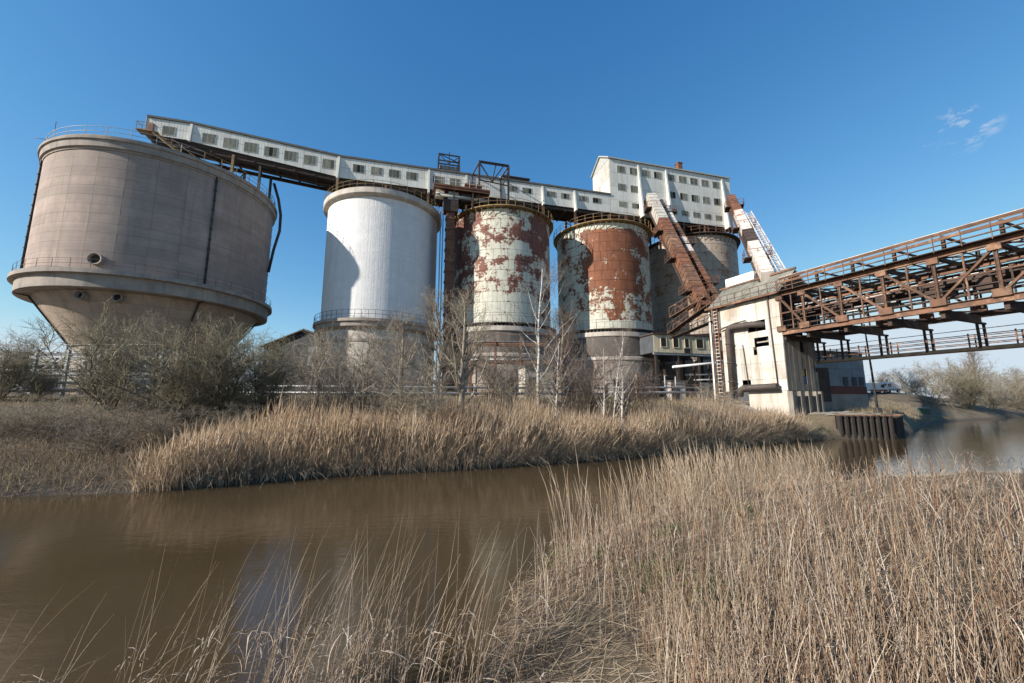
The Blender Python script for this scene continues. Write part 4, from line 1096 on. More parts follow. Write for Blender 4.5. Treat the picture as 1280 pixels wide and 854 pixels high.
# ---------------------------------------------------------------- yard steelwork along the bank
def pipe_bridge(name, label, x0, x1, y, z, hgt, mat):
    r = thing(name, label, 'steel frame', Vector((x0, y, 0)))
    L = x1-x0
    for k in range(int(L/3.0)+1): 
        for yy in (0, 1.6): MB().ibeam((k*3.0, yy, 2.5), (k*3.0, yy, z+hgt+.6), .22, .22).build('post', mat, r)
    for zz in (z, z+hgt):
        for yy in (0, 1.6): MB().ibeam((0, yy, zz), (L, yy, zz), .2, .3).build('girder', mat, r)
    for k in range(int(L/3.0)): MB().beam((k*3.0, 0, z), (k*3.0+3.0, 0, z+hgt) if k % 2 else (k*3.0+3.0, 0, z-2.0), .12).build('brace', mat, r)
    for zz, rr in ((z+.3, .14), (z+hgt+.25, .12)): MB().tube([(0, .8, zz), (L, .8, zz)], rr, 8).build('pipe', 'grey_steel', r)
    MB().beam((0, 0, z+hgt+1.1), (L, 0, z+hgt+1.1), .06).build('hand_rail', mat, r)
pipe_bridge('pipe_bridge', 'grey steel pipe bridge at the left under the concrete silo', -54, -33, 37.5, 6.0, 1.6, 'grey_steel')
pipe_bridge('pipe_bridge', 'rusty steel pipe bridge frame under the third silo', -5, 4.5, 47, 8.0, 2.2, 'rust_brown')
def yard_rail(label, s0, s1, t, z, mat, n):
    r = thing('barrier_rail', label, 'railing', W(s0, t, 0), ROW_ROT); L = s1-s0
    for k in range(n): MB().ibeam((L*k/(n-1), 0, 2.6), (L*k/(n-1), 0, z+.9), .14, .14).build('post', mat, r)
    MB().tube([(0, -.1, z), (L, -.1, z+.05)], .13, 8).build('pipe', 'grey_steel', r)
    MB().tube([(0, -.1, z+.55), (L, -.1, z+.6)], .1, 8).build('pipe', 'grey_steel', r)
    MB().beam((0, 0, z+.95), (L, 0, z+.95), .07).build('hand_rail', mat, r)
yard_rail('grey pipe barrier along the bank top at the left', -42, -17, 25.5, 4.1, 'grey_steel', 12)
yard_rail('grey pipe barrier along the bank top behind the middle trees', -16, 20, 24.5, 4.05, 'rust_brown', 14)
yard_rail('pale pipe barrier with rusty posts beside the fourth silo base', 21, 33.2, 23.0, 4.3, 'rust_brown', 7)
gt = thing('gate_frame', 'small white tubular gate frame on the yard barrier near the transfer house', 'gate', W(29.0, 22.8, 4.6), ROW_ROT)
MB().tube([(-.7, 0, -1.5), (-.7, 0, 1.6), (.7, 0, 1.6), (.7, 0, -1.5)], .07, 6).build('frame', 'grey_steel', gt)
MB().tube([(-.7, 0, .5), (.7, 0, .5)], .05, 6).build('bar', 'grey_steel', gt)
vp = thing('vent_post', 'short yellow vent post standing at the yard barrier', 'post', W(24.4, 23.3, 3.0), ROW_ROT)
MB().tube([(0, 0, 0), (0, 0, 2.0)], .16, 8).tube([(0, 0, 2.0), (0, 0, 3.3)], .09, 8).build('pipe', 'yellow_steel', vp)
MB().tube([(0, 0, 3.3), (0, 0, 3.42)], .14, 8).build('cap', 'rust', vp)
for k, (s_, t_, L_, D_, H_, mt, lb) in enumerate(((12.4, 21.0, 3.2, 2.5, 3.6, 'white_sheet', 'small pale hut behind the main bare tree under the third silo'), (27.0, 19.5, 2.8, 2.0, 2.6, 'rust_dark', 'dark rusty machine box in the yard left of the transfer house'), (31.0, 20.2, 2.0, 1.5, 2.3, 'rust_pale', 'pale peeling cabinet in the yard beside the ladder'))):
    r = thing('yard_hut' if k == 0 else 'yard_cabinet', lb, 'hut' if k == 0 else 'cabinet', W(s_, t_, 3.4), ROW_ROT)
    MB().box(0, L_, 0, D_, 0, H_).build('wall', mt, r); MB().box(-.15, L_+.15, -.2, D_+.15, H_, H_+.15).build('roof', 'roof_edge', r)
    MB().box(.4, 1.2, -.05, -.002, .1, H_*.7).build('door', 'shed_dark', r)

# ---------------------------------------------------------------- quay, rubble, vehicles
qa, qb = Vector((30.0, 37.3, 0)), Vector((34.4, 36.9, 0))
def pile_line(a, b, n, z, label0):
    d = (b-a)/n
    r = thing('sheet_pile_wall', label0, 'quay wall', (a.x, a.y, 0), math.atan2(d.y, d.x))
    L = d.length
    for k in range(n):
        x = k*L; mb = MB()
        prof = [(0, 0), (.18*L, -.0), (.32*L, -.28), (.68*L, -.28), (.82*L, 0), (L*.99, 0)]
        for (xa, ya), (xb, yb_) in zip(prof[:-1], prof[1:]):
            mb.hexa([(x+xa, ya, -1.2), (x+xb, yb_, -1.2), (x+xb, yb_+.06, -1.2), (x+xa, ya+.06, -1.2), (x+xa, ya, z), (x+xb, yb_, z), (x+xb, yb_+.06, z), (x+xa, ya+.06, z)])
        mb.build('sheet_pile', 'pile_steel', r)
        MB().box(x+.3*L, x+.7*L, -.36, .1, z-.02, z+.10).build('capping', 'rust_brown', r)
pile_line(Vector((29.6, 37.1, 0)), Vector((34.5, 36.8, 0)), 9, 2.05, 'dark rusty sheet pile quay wall left of the muddy slipway')
pile_line(Vector((34.6, 36.9, 0)), Vector((39.2, 41.0, 0)), 8, 2.0, 'rusty sheet pile wall turning inland along the muddy bank')
def rock_mesh(seed):
    r = random.Random(seed); import bmesh
    bm = bmesh.new(); bmesh.ops.create_icosphere(bm, subdivisions=1, radius=1)
    for v in bm.verts: v.co *= r.uniform(.65, 1.2); v.co.z *= .7
    me = bpy.data.meshes.new('stone'); bm.to_mesh(me); bm.free(); me.materials.append(M['stone']); return me
ap = []
for i in range(34):
    for j in range(26):
        u = -10+i*.55; v = -3.5+j*.5; p = Bw(u, v)
        ap.append((p.x, p.y, hz(p.x, p.y)+.012))
mb = MB(); mb.add(ap, [(i*26+j, (i+1)*26+j, (i+1)*26+j+1, i*26+j+1) for i in range(33) for j in range(25) if min(ap[i*26+j][2], ap[(i+1)*26+j][2], ap[i*26+j+1][2], ap[(i+1)*26+j+1][2]) > 1.95], True)
M['gravel'] = surf('gravel paled as sunlit', (.36, .31, .25), (.24, .20, .155), 1.6, .95, stain=(.17, .14, .10), bump_s=.8)  # bare gravel, its pale tone also painting in the sunlit bank
tag(mb.build('quay_apron', 'gravel'), 'pale gravel apron round the transfer house and quay', 'ground', kind='structure')
rocks = [rock_mesh(i) for i in range(4)]
rp = tag(thing('rubble_heap', 'heap of pale grey rubble below the transfer house wall', 'rubble', Bw(-4.5, -2.6, 0)), None)
for k in range(150):
    u, v = random.gauss(-4.2, 2.2), -abs(random.gauss(1.2, 1.4))-.3
    p = Bw(u, v); sc = random.uniform(.08, .28)*(1.5 if random.random() < .1 else 1)
    o = place('stone', rocks[k % 4], rp, Vector((p.x, p.y, hz(p.x, p.y)+max(0, .9+v*.35)*.9*max(0, 1-abs(u+4.2)/4.5)))-rp.location, random.uniform(0, 6))
    o.scale = (sc, sc*random.uniform(.7, 1.2), sc*random.uniform(.6, 1))
mound = MB(); n = 14
vs = [];
for i in range(n+1):
    for j in range(7):
        u = -8.2+i*.6; v = .05-j*.62; p = Bw(u, v)
        f = max(0, 1-abs(u+4.3)/4.4)*max(0, 1-j/6.2)
        vs.append(Vector((p.x, p.y, hz(p.x, p.y)-.05+1.0*f+random.uniform(-.05, .05)*(f > 0)))-rp.location)
mound.add(vs, [(i*7+j+1, i*7+j, (i+1)*7+j, (i+1)*7+j+1) for i in range(n) for j in range(6)])
mound.build('spoil', 'stone', rp)

def van(label, x, y, rz, col, strip, L=5.2):
    z = hz(x, y)
    r = thing('parked_van', label, 'van', (x, y, z), rz, 'vehicles parked far off at the right')
    prof = [(-L/2, .45), (L/2-.1, .45), (L/2, .9), (L/2-.35, 1.25), (L/2-1.1, 2.05), (L/2-1.5, 2.25), (-L/2+.1, 2.3), (-L/2, 2.1)]
    mb = MB(); n_ = len(prof)
    mb.add([(a, -.95, b) for a, b in prof]+[(a, .95, b) for a, b in prof], [tuple(range(n_)), tuple(range(2*n_-1, n_-1, -1))]+[((i+1) % n_, i, i+n_, (i+1) % n_+n_) for i in range(n_)])
    mb.build('body', col, r)
    for sy in (-.97, .97):
        MB().box(L/2-1.9, L/2-1.0, min(sy, sy*.96), max(sy, sy*.96)+.001, 1.3, 1.95).build('side_window', 'glass', r)
        MB().box(-L/2+.1, L/2-.3, min(sy*1.005, sy*.97), max(sy*1.005, sy*.97), .55, .85).build('stripe', strip, r)
        for sx in (-L/2+.95, L/2-.95):
            w = MB().tube([(sx, sy*.8, .36), (sx, sy*1.03, .36)], .36, 14).build('wheel', 'tyre', r)
            MB().tube([(sx, sy*1.0, .36), (sx, sy*1.05, .36)], .2, 10).build('rim', 'grey_steel', w)
    MB().add([(L/2-.33, -.85, 1.3), (L/2-.33, .85, 1.3), (L/2-1.05, .8, 2.03), (L/2-1.05, -.8, 2.03)], [(0, 1, 2, 3)]).build('windscreen', 'glass', r)
van('white van with a red stripe parked beyond the shed on the right', 79.5, 88, radians(10), 'white_paint', 'red_paint')
van('white van parked right beside the red striped one', 85.0, 90.5, radians(190), 'white_paint', 'grey_steel', 4.6)
gb = thing('control_box', 'small dark green control box on the far right bank', 'box', (71.8, 64.5+6, hz(71.8, 70.5)))
gb.scale = (.7, .7, .7)
MB().box(-1.0, 1.0, -.6, .6, 0, 1.5).build('casing', 'green_paint', gb)
MB().box(-1.1, 1.1, -.7, .7, 1.5, 1.62).build('lid', 'grey_steel', gb)
MB().box(-.9, -.02, -.63, -.601, .1, 1.4).box(.02, .9, -.63, -.601, .1, 1.4).build('door', 'green_paint', gb)

# ---------------------------------------------------------------- bare trees and bushes
def grow_tree(kind, H, seed):
    R = random.Random(seed); seg = []
    def branch(p, d, L, r, lev, up, steps, jit):
        pts = [Vector(p)]; d = Vector(d).normalized()
        for i in range(steps):
            d = (d+Vector((R.gauss(0, jit), R.gauss(0, jit), R.gauss(0, jit)+up))).normalized()
            pts.append(pts[-1]+d*(L/steps))
        t = R.random()
        for i in range(steps):
            ra = r*(1-.75*i/steps); rb_ = r*(1-.75*(i+1)/steps)
            seg.append((pts[i], pts[i+1], ra, rb_, lev, t))
        return pts
    def at(pts, f):
        k = f*(len(pts)-1); i = min(int(k), len(pts)-2); return pts[i].lerp(pts[i+1], k-i), (pts[i+1]-pts[i]).normalized()
    def side(d, ang):
        a = R.uniform(0, 2*pi); ref = Vector((0, 0, 1)) if abs(d.z) < .95 else Vector((1, 0, 0))
        x = d.cross(ref).normalized(); y = x.cross(d)
        return d*cos(ang)+(x*cos(a)+y*sin(a))*sin(ang)
    if kind == 'bush':
        for k in range(11):
            a = k*2.4+R.uniform(-.4, .4); sp = R.uniform(.1, .85)
            st_ = branch((R.uniform(-.3, .3), R.uniform(-.3, .3), -.2), (cos(a)*sp, sin(a)*sp, 1), H*R.uniform(.72, 1.0), .034*H/4.5, 0, .05, 6, .16)
            for i in range(14 if seed < 3 else 9):
                p, d = at(st_, R.uniform(.12, 1)); b = branch(p, side(d, R.uniform(.5, 1.1)), H*R.uniform(.2, .36), .019, 1, .07, 4, .22)
                for j in range(8):
                    p2, d2 = at(b, R.uniform(.15, 1)); c = branch(p2, side(d2, R.uniform(.4, 1.0)), H*R.uniform(.1, .2), .009, 2, .06, 3, .25)
                    for q in range(6 if seed < 3 else 4):
                        p3, d3 = at(c, R.uniform(.2, 1)); branch(p3, side(d3, R.uniform(.4, 1.0)), H*R.uniform(.05, .1), .0055, 3, .05, 2, .25)
    elif kind == 'tree':
        tr = branch((0, 0, -.2), (R.uniform(-.08, .08), R.uniform(-.08, .08), 1), H*.93, .024*H, 0, .05, 9, .07)
        for i in range(26):
            f = .16+.82*i/26; p, d = at(tr, f)
            b = branch(p, side(d, R.uniform(.45, .9)), H*(.46*(1-f)+.12)*R.uniform(.8, 1.15), .012*H*(1-f*.8), 1, .13, 5, .13)
            for j in range(11):
                p2, d2 = at(b, R.uniform(.2, 1)); c = branch(p2, side(d2, R.uniform(.35, .9)), H*R.uniform(.07, .17), .009, 2, .09, 3, .2)
                for q in range(7):
                    p3, d3 = at(c, R.uniform(.1, 1)); branch(p3, side(d3, R.uniform(.3, .9)), H*R.uniform(.035, .08), .0065, 3, .05, 2, .25)
    else:       # birch
        tr = branch((0, 0, -.2), (R.uniform(-.05, .05), R.uniform(-.05, .05), 1), H, .0115*H, 0, .04, 10, .055)
        for i in range(17):
            f = .24+.72*i/17; p, d = at(tr, f)
            b = branch(p, side(d, R.uniform(.5, .95)), H*(.42*(1-f)+.1)*R.uniform(.75, 1.2), (.0038*H*(1-f*.75)), 1, .10, 5, .10)
            for j in range(8):
                p2, d2 = at(b, R.uniform(.3, 1)); c = branch(p2, side(d2, R.uniform(.3, .8)), H*R.uniform(.06, .13), .007, 2, -.02, 3, .16)
                for q in range(4):
                    p3, d3 = at(c, R.uniform(.2, 1)); branch(p3, side(d3, R.uniform(.3, .8)), H*R.uniform(.04, .09), .0045, 3, -.12, 2, .2)
    return seg
def seg_mesh(name, segs, mat, n):
    P0 = np.array([s[0] for s in segs]); P1 = np.array([s[1] for s in segs]); r0 = np.array([s[2] for s in segs]); r1 = np.array([s[3] for s in segs]); t = np.array([s[5] for s in segs])
    D = P1-P0; D /= np.linalg.norm(D, axis=1)[:, None]+1e-9
    ref = np.where(np.abs(D[:, 2:3]) < .9, np.array([[0, 0, 1.]]), np.array([[1., 0, 0]]))
    X = np.cross(D, ref); X /= np.linalg.norm(X, axis=1)[:, None]; Y = np.cross(X, D)
    th = np.arange(n)*2*pi/n; C = np.cos(th)[None, :, None]; S = np.sin(th)[None, :, None]
    o = X[:, None]*C+Y[:, None]*S
    V = np.stack([P0[:, None]+o*r0[:, None, None], P1[:, None]+o*r1[:, None, None]], 1)   # m,2,n,3
    m = len(segs); base = np.arange(m)[:, None]*2*n; k = np.arange(n)[None]
    a = base+k; b = base+(k+1) % n
    F = np.stack([a, b, b+n, a+n], -1).reshape(-1, 4)
    return np_mesh(name, V.reshape(-1, 3), F, mat, np.repeat(t, 2*n), smooth=True)
TREES = {}
def tree_type(key, kind, H, seed, barkm, twigm):
    s = grow_tree(kind, H, seed)
    TREES[key] = (H, seg_mesh('trunk', [q for q in s if q[4] == 0], barkm, 7), seg_mesh('crown', [q for q in s if q[4] > 0], twigm, 3))
    if kind == 'birch':
        TREES[key] = (H, seg_mesh('trunk', [q for q in s if q[4] <= 1], barkm, 6), seg_mesh('crown', [q for q in s if q[4] > 1], twigm, 3))
tree_type('bush_a', 'bush', 4.5, 1, 'bark_olive', 'twig_olive'); tree_type('bush_b', 'bush', 4.5, 2, 'bark_olive', 'twig_olive')
tree_type('bush_c', 'bush', 4.5, 3, 'bark', 'twig_brown'); tree_type('bush_r', 'bush', 4.5, 4, 'bark', 'twig_red')
tree_type('tree_a', 'tree', 8, 11, 'bark', 'twig_brown'); tree_type('tree_b', 'tree', 8, 12, 'bark', 'twig_brown'); tree_type('tree_r', 'tree', 8, 13, 'bark', 'twig_red')
tree_type('birch_a', 'birch', 9, 21, 'birch', 'twig_red'); tree_type('birch_b', 'birch', 9, 25, 'birch', 'twig_red')
def plant(name, label, cat, key, px, Y, ytop, rz=0., wide=1., group=None, tilt=0., H=None):
    """px, ytop: bearing and height as read from the photograph, turned into a place Y metres ahead"""
    H0, tm, cm = TREES[key]
    x = (px-640)/497.8*Y*1.0; x /= 1.0
    k = (Y*cos(radians(8.477))); x = (px-640)/497.8*(k+.02*Y)
    z = hz(x, Y)
    if H is None: H = EYE+(501.-ytop)/505.*Y-z
    r = thing(name, label, cat, (x, Y, z), rz, group)
    f = H/H0*(1.13 if 'bush' in key else 1.08); r.scale = (f*wide, f*wide, f); r.rotation_euler = (0, tilt, rz) if not tilt else (radians(2), tilt, 0)
    place('trunk', tm, r); place('crown', cm, r)
    return r
BG = 'bare bushes along the far bank'; TG = 'bare trees in front of the silos'
plant('bush', 'olive bare bush cut off by the left edge', 'bush', 'bush_a', 6, 25, 428, 0, 1.1, BG)
plant('bush', 'olive bare bush left of the concrete silo stem', 'bush', 'bush_b', 62, 27, 455, 1, 1.1, BG)
plant('bush', 'wide olive bush before the concrete silo, leftmost of the big four', 'bush', 'bush_a', 140, 24, 408, 2, 1.15, BG)
plant('small_tree', 'small twiggy tree rising between the olive bushes below the concrete hopper', 'tree', 'tree_b', 196, 25, 402, 3, .9, TG)
plant('bush', 'dense olive bush right of the twiggy tree under the hopper', 'bush', 'bush_b', 232, 23.5, 418, 4, 1.15, BG)
plant('bush', 'dense olive bush below the right side of the concrete silo', 'bush', 'bush_a', 285, 24.5, 420, 5, 1.15, BG)
plant('bush', 'olive bush at the right end of the olive bushes, before the gabled shed', 'bush', 'bush_b', 335, 25.5, 425, 6, 1.0, BG)
plant('bare_tree', 'thin bare tree at the left foot of the white silo', 'tree', 'tree_b', 402, 29, 418, 1, .9, TG)
plant('bush', 'brown bush under the left of the white silo', 'bush', 'bush_c', 425, 25, 430, 2, 1.0, BG)
plant('bush', 'tall brown bush before the middle of the white silo', 'bush', 'bush_c', 462, 27, 415, 3, 1.0, BG)
plant('bare_tree', 'grey bare tree before the right half of the white silo', 'tree', 'tree_a', 505, 32, 398, 4, 1.1, TG)
plant('bush', 'small round brown bush left of the main bare tree', 'bush', 'bush_c', 520, 23, 452, 5, 1.0, BG)
plant('bare_tree', 'tall bare tree with a straight pale trunk before the third silo', 'tree', 'tree_a', 578, 27.5, 376, 2, 1.05, TG)
plant('bare_tree', 'bare tree between the white silo and the rust red elevator column', 'tree', 'tree_b', 548, 33, 372, 2.6, 1.0, TG)
plant('bush', 'dark brown bush under the third silo', 'bush', 'bush_r', 622, 33, 440, 1, 1.1, BG)
plant('birch', 'tallest white stemmed birch, standing before the gap of the third and fourth silos', 'birch', 'birch_a', 672, 28, 338, 1.1, 1.1, 'birches')
plant('birch', 'short leaning birch just right of the tallest birch', 'birch', 'birch_b', 691, 27, 425, .4, 1.0, 'birches', tilt=radians(6))
plant('bare_tree', 'purple brown tree filling the gap between the third and fourth silos', 'tree', 'tree_r', 700, 44, 395, .5, 1.3, TG)
plant('bush', 'brown bush right of the tallest birch', 'bush', 'bush_r', 722, 29, 445, 3, 1.0, BG)
plant('bush', 'grey brown bush left of the tallest birch', 'bush', 'bush_c', 650, 29, 440, 3.5, .9, BG)
plant('bush', 'reddish bush around the three thin birches', 'bush', 'bush_r', 768, 31, 468, 4.2, 1.3, BG)
plant('birch', 'leftmost of three thin birches before the fourth silo', 'birch', 'birch_b', 751, 27, 438, 2, .8, 'birches', tilt=radians(4))
plant('birch', 'middle one of three thin birches, curved stem', 'birch', 'birch_a', 760, 27, 420, 4, .7, 'birches', tilt=radians(7))
plant('birch', 'rightmost of three thin birches before the fourth silo', 'birch', 'birch_b', 772, 26.5, 415, 5, .7, 'birches', tilt=radians(5))
plant('bush', 'low yellowish bush at the foot of the ladder', 'bush', 'bush_c', 887, 40, 486, 1, 1.4, BG)
for px, Y, yt, lb in ((20, 20, 505, 'low bramble mound at the left edge above the water'), (85, 21, 498, 'low dark bramble mound left of the wide olive bush'), (150, 19.5, 508, 'low bramble mound below the wide olive bush'), (225, 21, 505, 'low bramble mound under the twiggy tree'), (310, 22, 505, 'low bramble mound under the olive bushes right end'), (385, 23.5, 500, 'low bramble mound left of the white silo foot'), (455, 25, 500, 'low bramble mound before the white silo')):
    plant('bramble_mound', lb, 'bramble', 'bush_c', px, Y, yt+6, px*.3, 1.7, 'bramble mounds')
RG = 'bushes on the distant right bank'
for px, Y, yt, key, w, lb in ((1128, 100, 464, 'bush_c', 1.5, 'pale brown thicket left end of the distant right bank'), (1155, 80, 460, 'bush_c', 1.3, 'large pale brown bush on the mound under the suspended walkway'),
        (1196, 82, 460, 'bush_a', 1.3, 'rounded olive green bush on the mound right of the pale brown one'), (1228, 90, 472, 'bush_c', 1.6, 'low brown bush right of the rounded olive bush'),
        (1205, 112, 440, 'tree_r', 1.1, 'purple brown tree rising behind the rounded olive bush'), (1250, 105, 474, 'bush_c', 1.6, 'brown hedge bush near the right edge'),
        (1276, 100, 474, 'bush_b', 1.6, 'olive hedge bush cut off by the right edge'), (1262, 120, 464, 'tree_a', 1.3, 'far bare tree above the right hedge'), (1100, 130, 468, 'tree_r', 1.4, 'far brown tree beyond the parked vans')):
    plant('tree' if 'tree' in key else 'bush', lb, 'tree' if 'tree' in key else 'bush', key, px, Y, yt, px*.1, w, RG)

# far tree line on the horizon, one mass
sg = []
base = grow_tree('bush', 4.5, 40)[::5]
for k in range(75):
    ang = radians(-75+150*k/74); D = random.uniform(230, 300)
    c = Vector((D*sin(ang), D*cos(ang), 3.5)); f = random.uniform(1.6, 3.0)
    for s in base: sg.append((s[0]*f*1.5+c, s[1]*f+s[1]*.5*f+c, s[2]*f*3, s[3]*f*3, 1, s[5]))
tag(place('far_woodland', seg_mesh('far_woodland', sg, 'twig_brown', 3)), 'brown winter woodland along the horizon', 'woodland', kind='stuff')

# ---------------------------------------------------------------- reeds, scrub and litter
def stalks(name, base, h, lean, r, K, mat, tint, prof=None, power=1.8, kink=None, flat=None, droop=.25):
    n = len(base); f = np.linspace(0, 1, K+1)
    prof = np.asarray(prof if prof is not None else 1-.75*f)
    Cc = np.empty((n, K+1, 3))
    ll = np.hypot(lean[:, 0], lean[:, 1])
    Cc[:, :, :2] = base[:, None, :2]+lean[:, None, :]*(f**power)[None, :, None]
    Cc[:, :, 2] = base[:, None, 2]+h[:, None]*f[None]-(droop*ll)[:, None]*(f**3)[None]
    if kink is not None:     # stems snapped over: (index, ring, dx, dy, dz)
        for ring in range(1, K+1):
            mm = kink['ring'] < ring
            w = (ring-kink['ring'])/K
            Cc[:, ring, 0] += np.where(mm, kink['d'][:, 0]*w, 0); Cc[:, ring, 1] += np.where(mm, kink['d'][:, 1]*w, 0)
            Cc[:, ring, 2] += np.where(mm, -kink['d'][:, 2]*w, 0)
    rot = rng.uniform(0, 2*pi, n); th = rot[:, None]+np.arange(3)[None]*2*pi/3
    o = np.stack([np.cos(th), np.sin(th), np.zeros_like(th)], -1)
    if flat is not None:
        u = np.stack([np.cos(rot), np.sin(rot), np.zeros(n)], -1)
        o = np.stack([u, -u, u*.0], 1); o[:, 2] += np.stack([-np.sin(rot), np.cos(rot), np.zeros(n)], -1)*flat
    V = Cc[:, :, None]+o[:, None]*(r[:, None]*prof[None])[:, :, None, None]
    b = np.arange(n)[:, None, None]*(K+1)*3; kk = np.arange(K)[None, :, None]*3; j = np.arange(3)[None, None]
    a = b+kk+j; c = b+kk+(j+1) % 3
    F = np.stack([a, c, c+3, a+3], -1).reshape(-1, 4)
    return place(name, np_mesh(name, V.reshape(-1, 3), F, mat, np.repeat(tint, (K+1)*3)))
def ground_z(P): return height(P)
def far_points(n, x0, x1, dmax, dmin=0.0, power=1.0):
    out = []
    while sum(map(len, out)) < n:
        x = rng.uniform(x0, x1, n); s = rng.uniform(dmin, dmax, n)
        y = np.interp(x, FS[:, 0], FS[:, 1])+s*1.15
        P = np.stack([x, y], -1); d = poly_dist(P, FS)
        k = (d > dmin) & (d < dmax) & (rng.uniform(0, 1, n) < np.clip(1-(d/dmax)**3*.5, 0, 1)); out.append(P[k])
    P = np.concatenate(out)[:n]
    du = (P-np.array(BO))@np.array(BU); dv = (P-np.array(BO))@np.array(BV)
    return P[~((du > -10) & (du < 4) & (dv > -3.6) & (dv < 9))]      # bare ground round the transfer house
# golden reed bed on the far bank
P = far_points(30000, -14.4, 29.0, 5.6, .05); P = P[rng.uniform(-1.4, .7, len(P)) < wob(P, 1.3, 41)]; P = P[(P[:, 0] < 20) | (poly_dist(P, FS) < 4.6-.28*(P[:, 0]-20))]
e = np.minimum(.7+np.abs(P[:, 0]+14.4)/6, np.abs(30.3-P[:, 0])/3).clip(.35, 1)
h = rng.normal(2.1, .38, len(P))*e*(1+.20*wob(P, .55, 9)+.12*wob(P, 1.7, 10))
lean = np.stack([rng.normal(.20, .30, len(P)), rng.normal(-.14, .28, len(P))], -1)+.4*np.stack([wob(P, .35, 11), wob(P, .4, 12)], -1)
o = stalks('reed_bed', np.column_stack([P, ground_z(P)]), h, lean, rng.uniform(.006, .011, len(P)), 4, 'reed', np.clip(rng.normal(.55, .25, len(P))+.12*wob(P, .6, 13), 0, 1), [1, .8, .6, 2.1, .25])
tag(o, 'golden dry reed bed along the far river bank', 'reeds', kind='stuff')
# arching front stems hanging over the water
P = far_points(8500, -14.3, 29.0, 1.3, .02)
lean = np.stack([rng.normal(.45, .4, len(P))+.4*wob(P, .5, 17), rng.normal(-.75, .35, len(P))], -1)
o = stalks('reed_fringe', np.column_stack([P, ground_z(P)]), rng.uniform(.6, 2.1, len(P)), lean, rng.uniform(.007, .012, len(P)), 4, 'reed', np.clip(rng.normal(.7, .22, len(P)), 0, 1), droop=.45)
tag(o, 'reed stems arching out over the far water edge', 'reeds', kind='stuff')
# brambles at the left and scrub behind the reeds
P = np.concatenate([far_points(9000, -44, -10.5, 9.5, .0), far_points(5200, -12, 27, 10.5, 5.0)])
k = len(P); lean = rng.normal(0, .75, (k, 2)); lean[:, 1] -= .25
o = stalks('bramble_scrub', np.column_stack([P, ground_z(P)]), rng.uniform(.5, 1.5, k)*np.where(P[:, 0] < -10, 1.0, .6), lean, rng.uniform(.006, .012, k), 5, 'bramble', rng.uniform(0, 1, k), power=1.4, droop=.55)
tag(o, 'tangled brown bramble scrub on the far bank slope', 'scrub', kind='stuff')
P = np.concatenate([far_points(7000, -44, -10.5, 9, .0), far_points(9000, -12, 28, 11.5, 5.0), far_points(5500, 33, 75, 12, .6), far_points(9000, -46, 30, 18, 9)])
k = len(P); lean = rng.normal(.1, .3, (k, 2))
o = stalks('bank_grass', np.column_stack([P, ground_z(P)]), rng.uniform(.25, .85, k), lean, rng.uniform(.008, .016, k), 3, 'dead_grass', rng.uniform(0, 1, k), droop=.5)
tag(o, 'dead grass covering the far bank', 'grass', kind='stuff')

# near bank
def near_points(n, az0, az1, r0, r1, dmin=0., dmax=99.):
    out = []
    while sum(map(len, out)) < n:
        a = np.radians(rng.uniform(az0, az1, n)); r = rng.uniform(r0, r1, n)
        P = np.stack([r*np.sin(a), r*np.cos(a)], -1)
        k = P[:, 1] < np.interp(P[:, 0], NS[:, 0], NS[:, 1]); P = P[k]
        d = poly_dist(P, NS); out.append(P[(d > dmin) & (d < dmax)])
    return np.concatenate(out)[:n]
def kinks(n, K, share=.4, amt=.5):
    ring = np.where(rng.uniform(0, 1, n) < share, rng.integers(2, K, n), 99)
    d = np.stack([rng.normal(0, amt, n), rng.normal(0, amt, n), rng.uniform(.2, 1.0, n)], -1)
    return {'ring': ring, 'd': d}
def path_mask(P):     # trodden bare mud where the bank was walked on
    q = np.stack([(P[:, 0]-.75)/.85, (P[:, 1]-4.6)/1.9], -1)
    return (q**2).sum(1) > rng.uniform(.5, 1.3, len(P))
P = near_points(7600, 3, 64, 2.4, 18, .3); P = P[rng.uniform(-1.1, .9, len(P)) < wob(P, 1.1, 31)+.35]; P = P[path_mask(P)]
Q = near_points(3000, 4, 60, 2.2, 5.5, .3); P = np.concatenate([P, Q[path_mask(Q)]])
k = len(P); dist = np.hypot(*P.T)
h = np.clip(rng.normal(1.0, .34, k), .2, 1.9)*np.interp(dist, [2.5, 5, 8, 12], [.62, .85, .95, .9])
h = np.clip(np.minimum(h, EYE-rng.uniform(.09, .21, k)*dist-ground_z(P)), .12, 2)
lean = np.stack([rng.normal(.02, .16, k), rng.normal(0, .16, k)], -1)
o = stalks('near_reeds', np.column_stack([P, ground_z(P)-.03]), h, lean, rng.uniform(.002, .0046, k)*np.interp(dist, [3, 12], [1, 1.5]), 5, 'reed_near', np.clip(rng.normal(.52, .27, k), 0, 1), [1, .95, .9, .8, .65, .4], kink=kinks(k, 5, .35, .45))
tag(o, 'broken dry reeds standing on the near bank', 'reeds', kind='stuff')
P = near_points(900, 6, 60, 2.6, 11, .4); P = P[path_mask(P)]; k = len(P)
o = stalks('dock_stems', np.column_stack([P, ground_z(P)-.02]), rng.uniform(.4, 1.15, k), rng.normal(0, .12, (k, 2)), rng.uniform(.002, .0042, k), 5, 'dock', rng.uniform(0, 1, k), [1, .9, .8, 1.5, 1.8, .3], kink=kinks(k, 5, .2, .3))
tag(o, 'reddish brown dead dock stems among the near reeds', 'weeds', kind='stuff')
